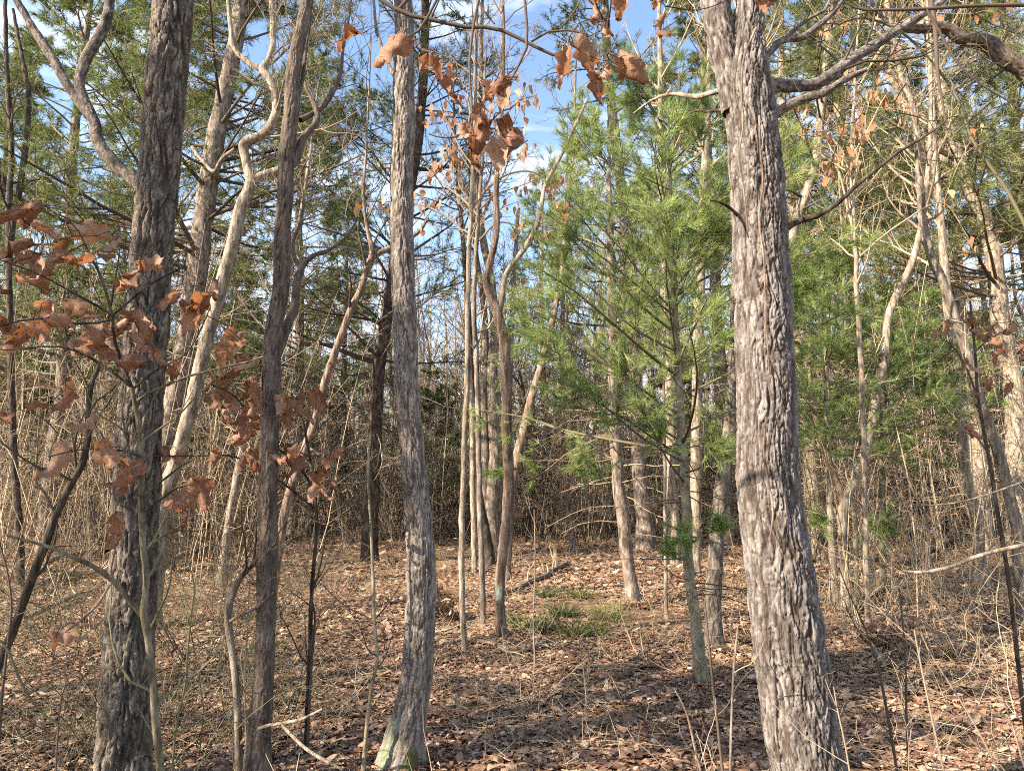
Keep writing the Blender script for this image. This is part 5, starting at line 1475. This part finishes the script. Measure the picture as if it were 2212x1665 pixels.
def proto_pine(seed, h, r, mat, z0, n, L, tint, tmat='twig_dark', per=8):
    rng = np.random.default_rng(seed)
    P, Q = proto_path(rng, h, r, 0.07)
    tr = stem_mesh('far_pine_trunk', P, Q, 12, M[mat], (0, 0, 0), seed=seed, step=0.2)
    X, rr = spline(P, Q, 60)
    wood, lf = MB(), MB()
    pine_limbs(wood, lf, rng, X, rr, z0, h * 0.99, n, lambda t: L * (1 - 0.7 * ff(t)), lambda t: 0.05 + 0.45 * ff(t), 11, 3, per, 0.20, 0.014, rbase=0.034, tint=tint, bare=0.35, spread=0.62)
    t = Tree()
    n_d = 26
    zz = rng.uniform(1.0, z0 + 1.5, n_d)
    b = np.stack([np.interp(zz, X[:, 2], X[:, k]) for k in range(3)], 1)
    az = rng.uniform(0, 6.28, n_d)
    Pd, Qd = grow(rng, b, np.stack([np.cos(az), np.sin(az), rng.normal(size=n_d) * 0.12], 1), L * 0.65 * rng.uniform(0.4, 1.1, n_d), np.full(n_d, 0.014), np.full(n_d, 0.005), 6, 0.12, -0.02)
    tubes(wood, Pd, Qd, 4, tint=rng.random(n_d))
    s, d2, ln, r_ = shoot(rng, Pd, Qd, 5, 0.3, 0.98, 0.5, 1.1, 0.35, 0.6)
    Pd, Qd = grow(rng, s, d2, ln, np.maximum(r_, 0.005), np.full(len(s), 0.003), 4, 0.2, 0.0)
    tubes(wood, Pd, Qd, 3, tint=rng.random(len(s)))
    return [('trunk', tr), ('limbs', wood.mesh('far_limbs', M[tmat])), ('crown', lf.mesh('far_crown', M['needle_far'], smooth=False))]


PB = [proto_bare(501, 11, 0.085, 'pale', 'twig_tan', 34, 2.4), proto_bare(502, 13, 0.11, 'grey', 'twig', 36, 2.8), proto_bare(503, 9, 0.06, 'dark', 'twig_dark', 30, 2.0, 0.18), proto_bare(504, 10, 0.07, 'red', 'twig', 30, 2.2, 0.2)]
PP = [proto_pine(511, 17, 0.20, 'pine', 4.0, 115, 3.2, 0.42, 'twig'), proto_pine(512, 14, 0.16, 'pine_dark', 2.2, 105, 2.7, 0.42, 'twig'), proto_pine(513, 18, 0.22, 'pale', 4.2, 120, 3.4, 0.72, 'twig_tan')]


def place(parts, name, label, group, x, y, rz, s):
    o = thing(name, label, 'tree', (x, y, gz(x, y)), group)
    o.rotation_euler = (0, 0, rz)
    o.scale = (s, s, s)
    for nm, me in parts:
        part(o, nm, me)
    return o


rng = np.random.default_rng(321)


def px2x(px, d):
    return (px - CX) / FOC * d


# pines one can tell apart behind, by picture column and distance
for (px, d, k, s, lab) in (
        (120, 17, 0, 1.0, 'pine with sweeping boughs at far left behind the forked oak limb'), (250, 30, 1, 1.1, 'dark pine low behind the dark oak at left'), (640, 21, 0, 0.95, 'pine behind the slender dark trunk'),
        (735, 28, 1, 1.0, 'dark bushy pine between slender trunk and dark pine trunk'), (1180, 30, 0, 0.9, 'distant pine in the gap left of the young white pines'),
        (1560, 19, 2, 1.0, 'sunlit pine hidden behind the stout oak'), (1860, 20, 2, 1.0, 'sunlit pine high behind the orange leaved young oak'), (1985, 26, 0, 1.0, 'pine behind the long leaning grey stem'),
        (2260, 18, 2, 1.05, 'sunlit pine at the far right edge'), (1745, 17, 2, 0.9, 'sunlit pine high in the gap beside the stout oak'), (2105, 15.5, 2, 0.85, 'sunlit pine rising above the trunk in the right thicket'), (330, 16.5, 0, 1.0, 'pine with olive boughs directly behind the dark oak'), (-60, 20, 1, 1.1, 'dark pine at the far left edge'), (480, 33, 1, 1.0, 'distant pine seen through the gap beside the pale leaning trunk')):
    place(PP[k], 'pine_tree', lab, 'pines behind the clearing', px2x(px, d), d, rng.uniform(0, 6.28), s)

# bare trees further back; within each stretch of the thicket nothing tells them apart
zones = [(-120, 300, 'bare tree in the far thicket left of the dark oak'), (330, 640, 'bare tree in the far thicket around the slender dark trunk'), (640, 1000, 'bare tree in the far thicket around the dark pine'),
         (1000, 1330, 'bare tree in the far thicket behind the sunlit clearing'), (1330, 1640, 'bare tree in the far thicket behind the young white pine'), (1700, 1960, 'bare tree in the far thicket right of the stout oak'), (1960, 2320, 'bare tree in the far thicket at the right edge')]
for z, (x0, x1, lab) in enumerate(zones):
    n = 11
    for k in range(n):
        d = rng.uniform(19, 42)
        px = x0 + (x1 - x0) * (k + rng.random()) / n
        kk = rng.integers(0, 4)
        look = ('pale slim', 'grey tall', 'dark thin', 'brown crooked')[kk]
        place(PB[kk], 'bare_tree', look + ' ' + lab, look + ' ' + lab.replace('bare tree', 'bare trees'), px2x(px, d), d, rng.uniform(0, 6.28), rng.uniform(0.75, 1.15))

# bushy young pines in the understory; within each stretch nothing tells them apart
def proto_bush(seed, h, tint):
    rng = np.random.default_rng(seed)
    P, Q = proto_path(rng, h, 0.05, 0.04)
    tr = stem_mesh('bush_stem', P, Q, 8, M['pine'], (0, 0, 0), seed=seed, step=0.2)
    X, rr = spline(P, Q, 40)
    wood, lf = MB(), MB()
    pine_limbs(wood, lf, rng, X, rr, 0.5, h, 60, lambda t: 0.42 * h * (1 - 0.75 * ff(t)), lambda t: 0.1 + 0.45 * ff(t), 9, 3, 7, 0.15, 0.012, rbase=0.016, tint=tint, bare=0.3)
    return [('trunk', tr), ('limbs', wood.mesh('bush_limbs', M['twig_dark'])), ('crown', lf.mesh('bush_crown', M['needle_far'], smooth=False))]


PY = [proto_bush(521, 4.5, 0.35), proto_bush(522, 5.5, 0.55)]
for (x0, x1, n, lab) in ((-120, 300, 6, 'bushy young pine in the understory left of the dark oak'), (380, 780, 3, 'bushy young pine in the understory left of the dark pine'), (900, 1320, 3, 'bushy young pine in the understory behind the clearing'), (1380, 1620, 4, 'bushy young pine in the understory behind the young white pine'), (1720, 2320, 7, 'bushy young pine in the understory right of the stout oak')):
    for k in range(n):
        d = rng.uniform(20, 36)
        px = x0 + (x1 - x0) * (k + rng.random()) / n
        place(PY[rng.integers(0, 2)], 'young_pine', lab, lab.replace('bushy young pine', 'bushy young pines'), px2x(px, d), d, rng.uniform(0, 6.28), rng.uniform(0.8, 1.3))

# young pines and bare trees left of and behind the camera, which shade the foreground
for (x, y, k, s_, lab) in ((-6.5, 1.0, 1, 1.25, 'young pine out of frame at the left, nearest the viewer'), (-5.0, -2.3, 0, 1.4, 'young pine out of frame behind the viewer')):
    place(PY[k], 'young_pine', lab, 'pines outside the frame', x, y, 1.3 * x, s_)
for (x, y, k, lab) in ((-12.5, 0.4, 0, 'bare tree out of frame far left'), (-8.8, 2.2, 3, 'brown bare tree out of frame beside the young pine'), (-10.2, 2.0, 1, 'grey bare tree out of frame at the left'), (-3.2, -1.8, 2, 'slim bare tree out of frame just behind the viewer')):
    place(PB[k], 'bare_tree', lab, 'bare trees outside the frame', x, y, x, 0.9)

# ------------------------------------------------------------------ undergrowth: a tangle nobody could count
def shrub(rng, n, h, rmin, spread=0.55, side=(5, 2)):
    mb = MB()
    az = rng.uniform(0, 6.28, n)
    s = np.stack([np.cos(az), np.sin(az), np.zeros(n)], 1) * rng.uniform(0, 0.35, n)[:, None]
    if spread < 0.3:
        s = s * 3.5
    d = np.stack([np.cos(az) * spread, np.sin(az) * spread, np.ones(n)], 1) + rng.normal(size=(n, 3)) * 0.55 * spread
    P, Q = grow(rng, s, d, h * rng.uniform(0.5, 1.2, n), rmin * rng.uniform(1.3, 3.4, n), np.full(n, rmin), 6, 0.33 * spread, 0.0, 0.4 * spread)
    tubes(mb, P, Q, 3, tint=rng.random(n))
    for k, N in zip(side, (4, 3)):
        s, d, ln, r = shoot(rng, P, Q, k, 0.15, 0.98, 0.5, 1.2, 0.45 if spread > 0.3 else 0.26, 0.5)
        P, Q = grow(rng, s, d, ln, np.maximum(r, rmin), np.full(len(s), rmin * 0.6), N, 0.25, 0.0)
        tubes(mb, P, Q, 3, tint=rng.random(len(s)))
    return np.concatenate(mb.v), np.concatenate(mb.q), np.concatenate(mb.tint)


def thicket(name, label, mat, seed, places, n, h, rmin, **kw):
    rng = np.random.default_rng(seed)
    protos = [shrub(rng, n, h, rmin, **kw) for _ in range(7)]
    gn_stuff(name, label, 'undergrowth', M[mat], protos, [(x, y, gz(x, y), rng.uniform(0, 6.28), s_, rng.integers(0, 7)) for (x, y, s_) in places])


def spots(seed, n, d0, d1, px0, px1, s0=0.7, s1=1.2, keep=lambda px, d: True):
    rng = np.random.default_rng(seed)
    out = []
    while len(out) < n:
        px, d = rng.uniform(px0, px1), rng.uniform(d0, d1)
        if keep(px, d):
            out.append((px2x(px, d), d, rng.uniform(s0, s1)))
    return out


clear = lambda px, d: not (620 < px < 1620 and d < 18.5 + 2 * math.sin(px * 0.013))
thicket('brush_thicket', 'tan tangle of bare brush beyond the clearing', 'twig', 601, spots(1, 170, 13, 34, -150, 2360, keep=clear), 10, 2.7, 0.0036, spread=0.40)
thicket('dark_brush', 'dark brown tangle of brush under the far trees', 'twig_dark', 602, spots(2, 130, 14, 36, -150, 2360, keep=clear), 10, 3.4, 0.0046, spread=0.42)
thicket('tall_brush', 'tall mass of bare brush filling the gaps between far trees', 'twig', 606, spots(6, 210, 20, 44, -150, 2360, 0.8, 1.3), 9, 5.5, 0.0068, spread=0.32)
thicket('bramble', 'low olive brambles in the left foreground', 'twig_olive', 603, spots(3, 26, 3.6, 9, -60, 620, 0.5, 1.0), 7, 1.5, 0.0016)
thicket('dry_stems', 'dry stems and twigs in the right understory', 'twig_tan', 604, spots(4, 26, 4.8, 11, 1760, 2330, 0.5, 1.1), 6, 1.6, 0.0020, side=(4, 2))
thicket('tan_saplings', 'slender sunlit tan saplings standing in the left and right woods', 'twig_tan', 607, spots(7, 70, 9, 22, -150, 2360, 0.7, 1.3, keep=lambda px, d: (px < 640 or px > 1690 or d > 18)), 5, 4.6, 0.0040, spread=0.2, side=(7, 3))
thicket('slender_poles', 'many slender upright sunlit stems beyond the clearing', 'twig', 608, spots(8, 170, 14, 34, -150, 2360, 0.5, 1.4, keep=clear), 4, 6.8, 0.0060, spread=0.17, side=(10, 3))
thicket('low_brush', 'thin dark brush in front of the sunny left ground', 'twig_dark', 605, spots(5, 22, 6, 12, -60, 760, 0.6, 1.0), 7, 1.9, 0.0024)

# the far wood, a mass of stems and twigs
rng = np.random.default_rng(710)
protos = []
for k in range(9):
    b = MB()
    P, Q = grow(rng, np.zeros((1, 3)), np.array([[rng.normal() * 0.06, rng.normal() * 0.06, 1.0]]), np.array([rng.uniform(10, 17)]), np.array([rng.uniform(0.07, 0.17)]), np.array([0.03]), 8, 0.05, 0.1)
    tubes(b, P, Q, 6, tint=rng.random(1))
    s2, d2, ln, r2 = shoot(rng, P, Q, 30, 0.03, 0.98, 0.5, 1.1, 0.24, 0.4)
    P2, Q2 = grow(rng, s2, d2, ln, np.maximum(r2, 0.012), np.full(len(s2), 0.008), 4, 0.18, 0.1)
    tubes(b, P2, Q2, 3, tint=rng.random(len(s2)))
    s3, d3, ln, r3 = shoot(rng, P2, Q2, 5, 0.2, 0.98, 0.5, 1.1, 0.5, 0.6)
    P3, Q3 = grow(rng, s3, d3, ln, np.full(len(s3), 0.010), np.full(len(s3), 0.006), 3, 0.2, 0.1)
    tubes(b, P3, Q3, 3, tint=rng.random(len(s3)))
    protos.append(arrays(b))
n = 560
d = rng.uniform(38, 90, n)
x = rng.uniform(-0.95, 0.95, n) * d
gn_stuff('distant_woods', 'mass of bare distant trees closing the view', 'woods', M['twig'], protos, np.stack([x, d, ground_z(x, d), rng.uniform(0, 6.28, n), rng.uniform(0.8, 1.2, n), rng.integers(0, 9, n)], 1))
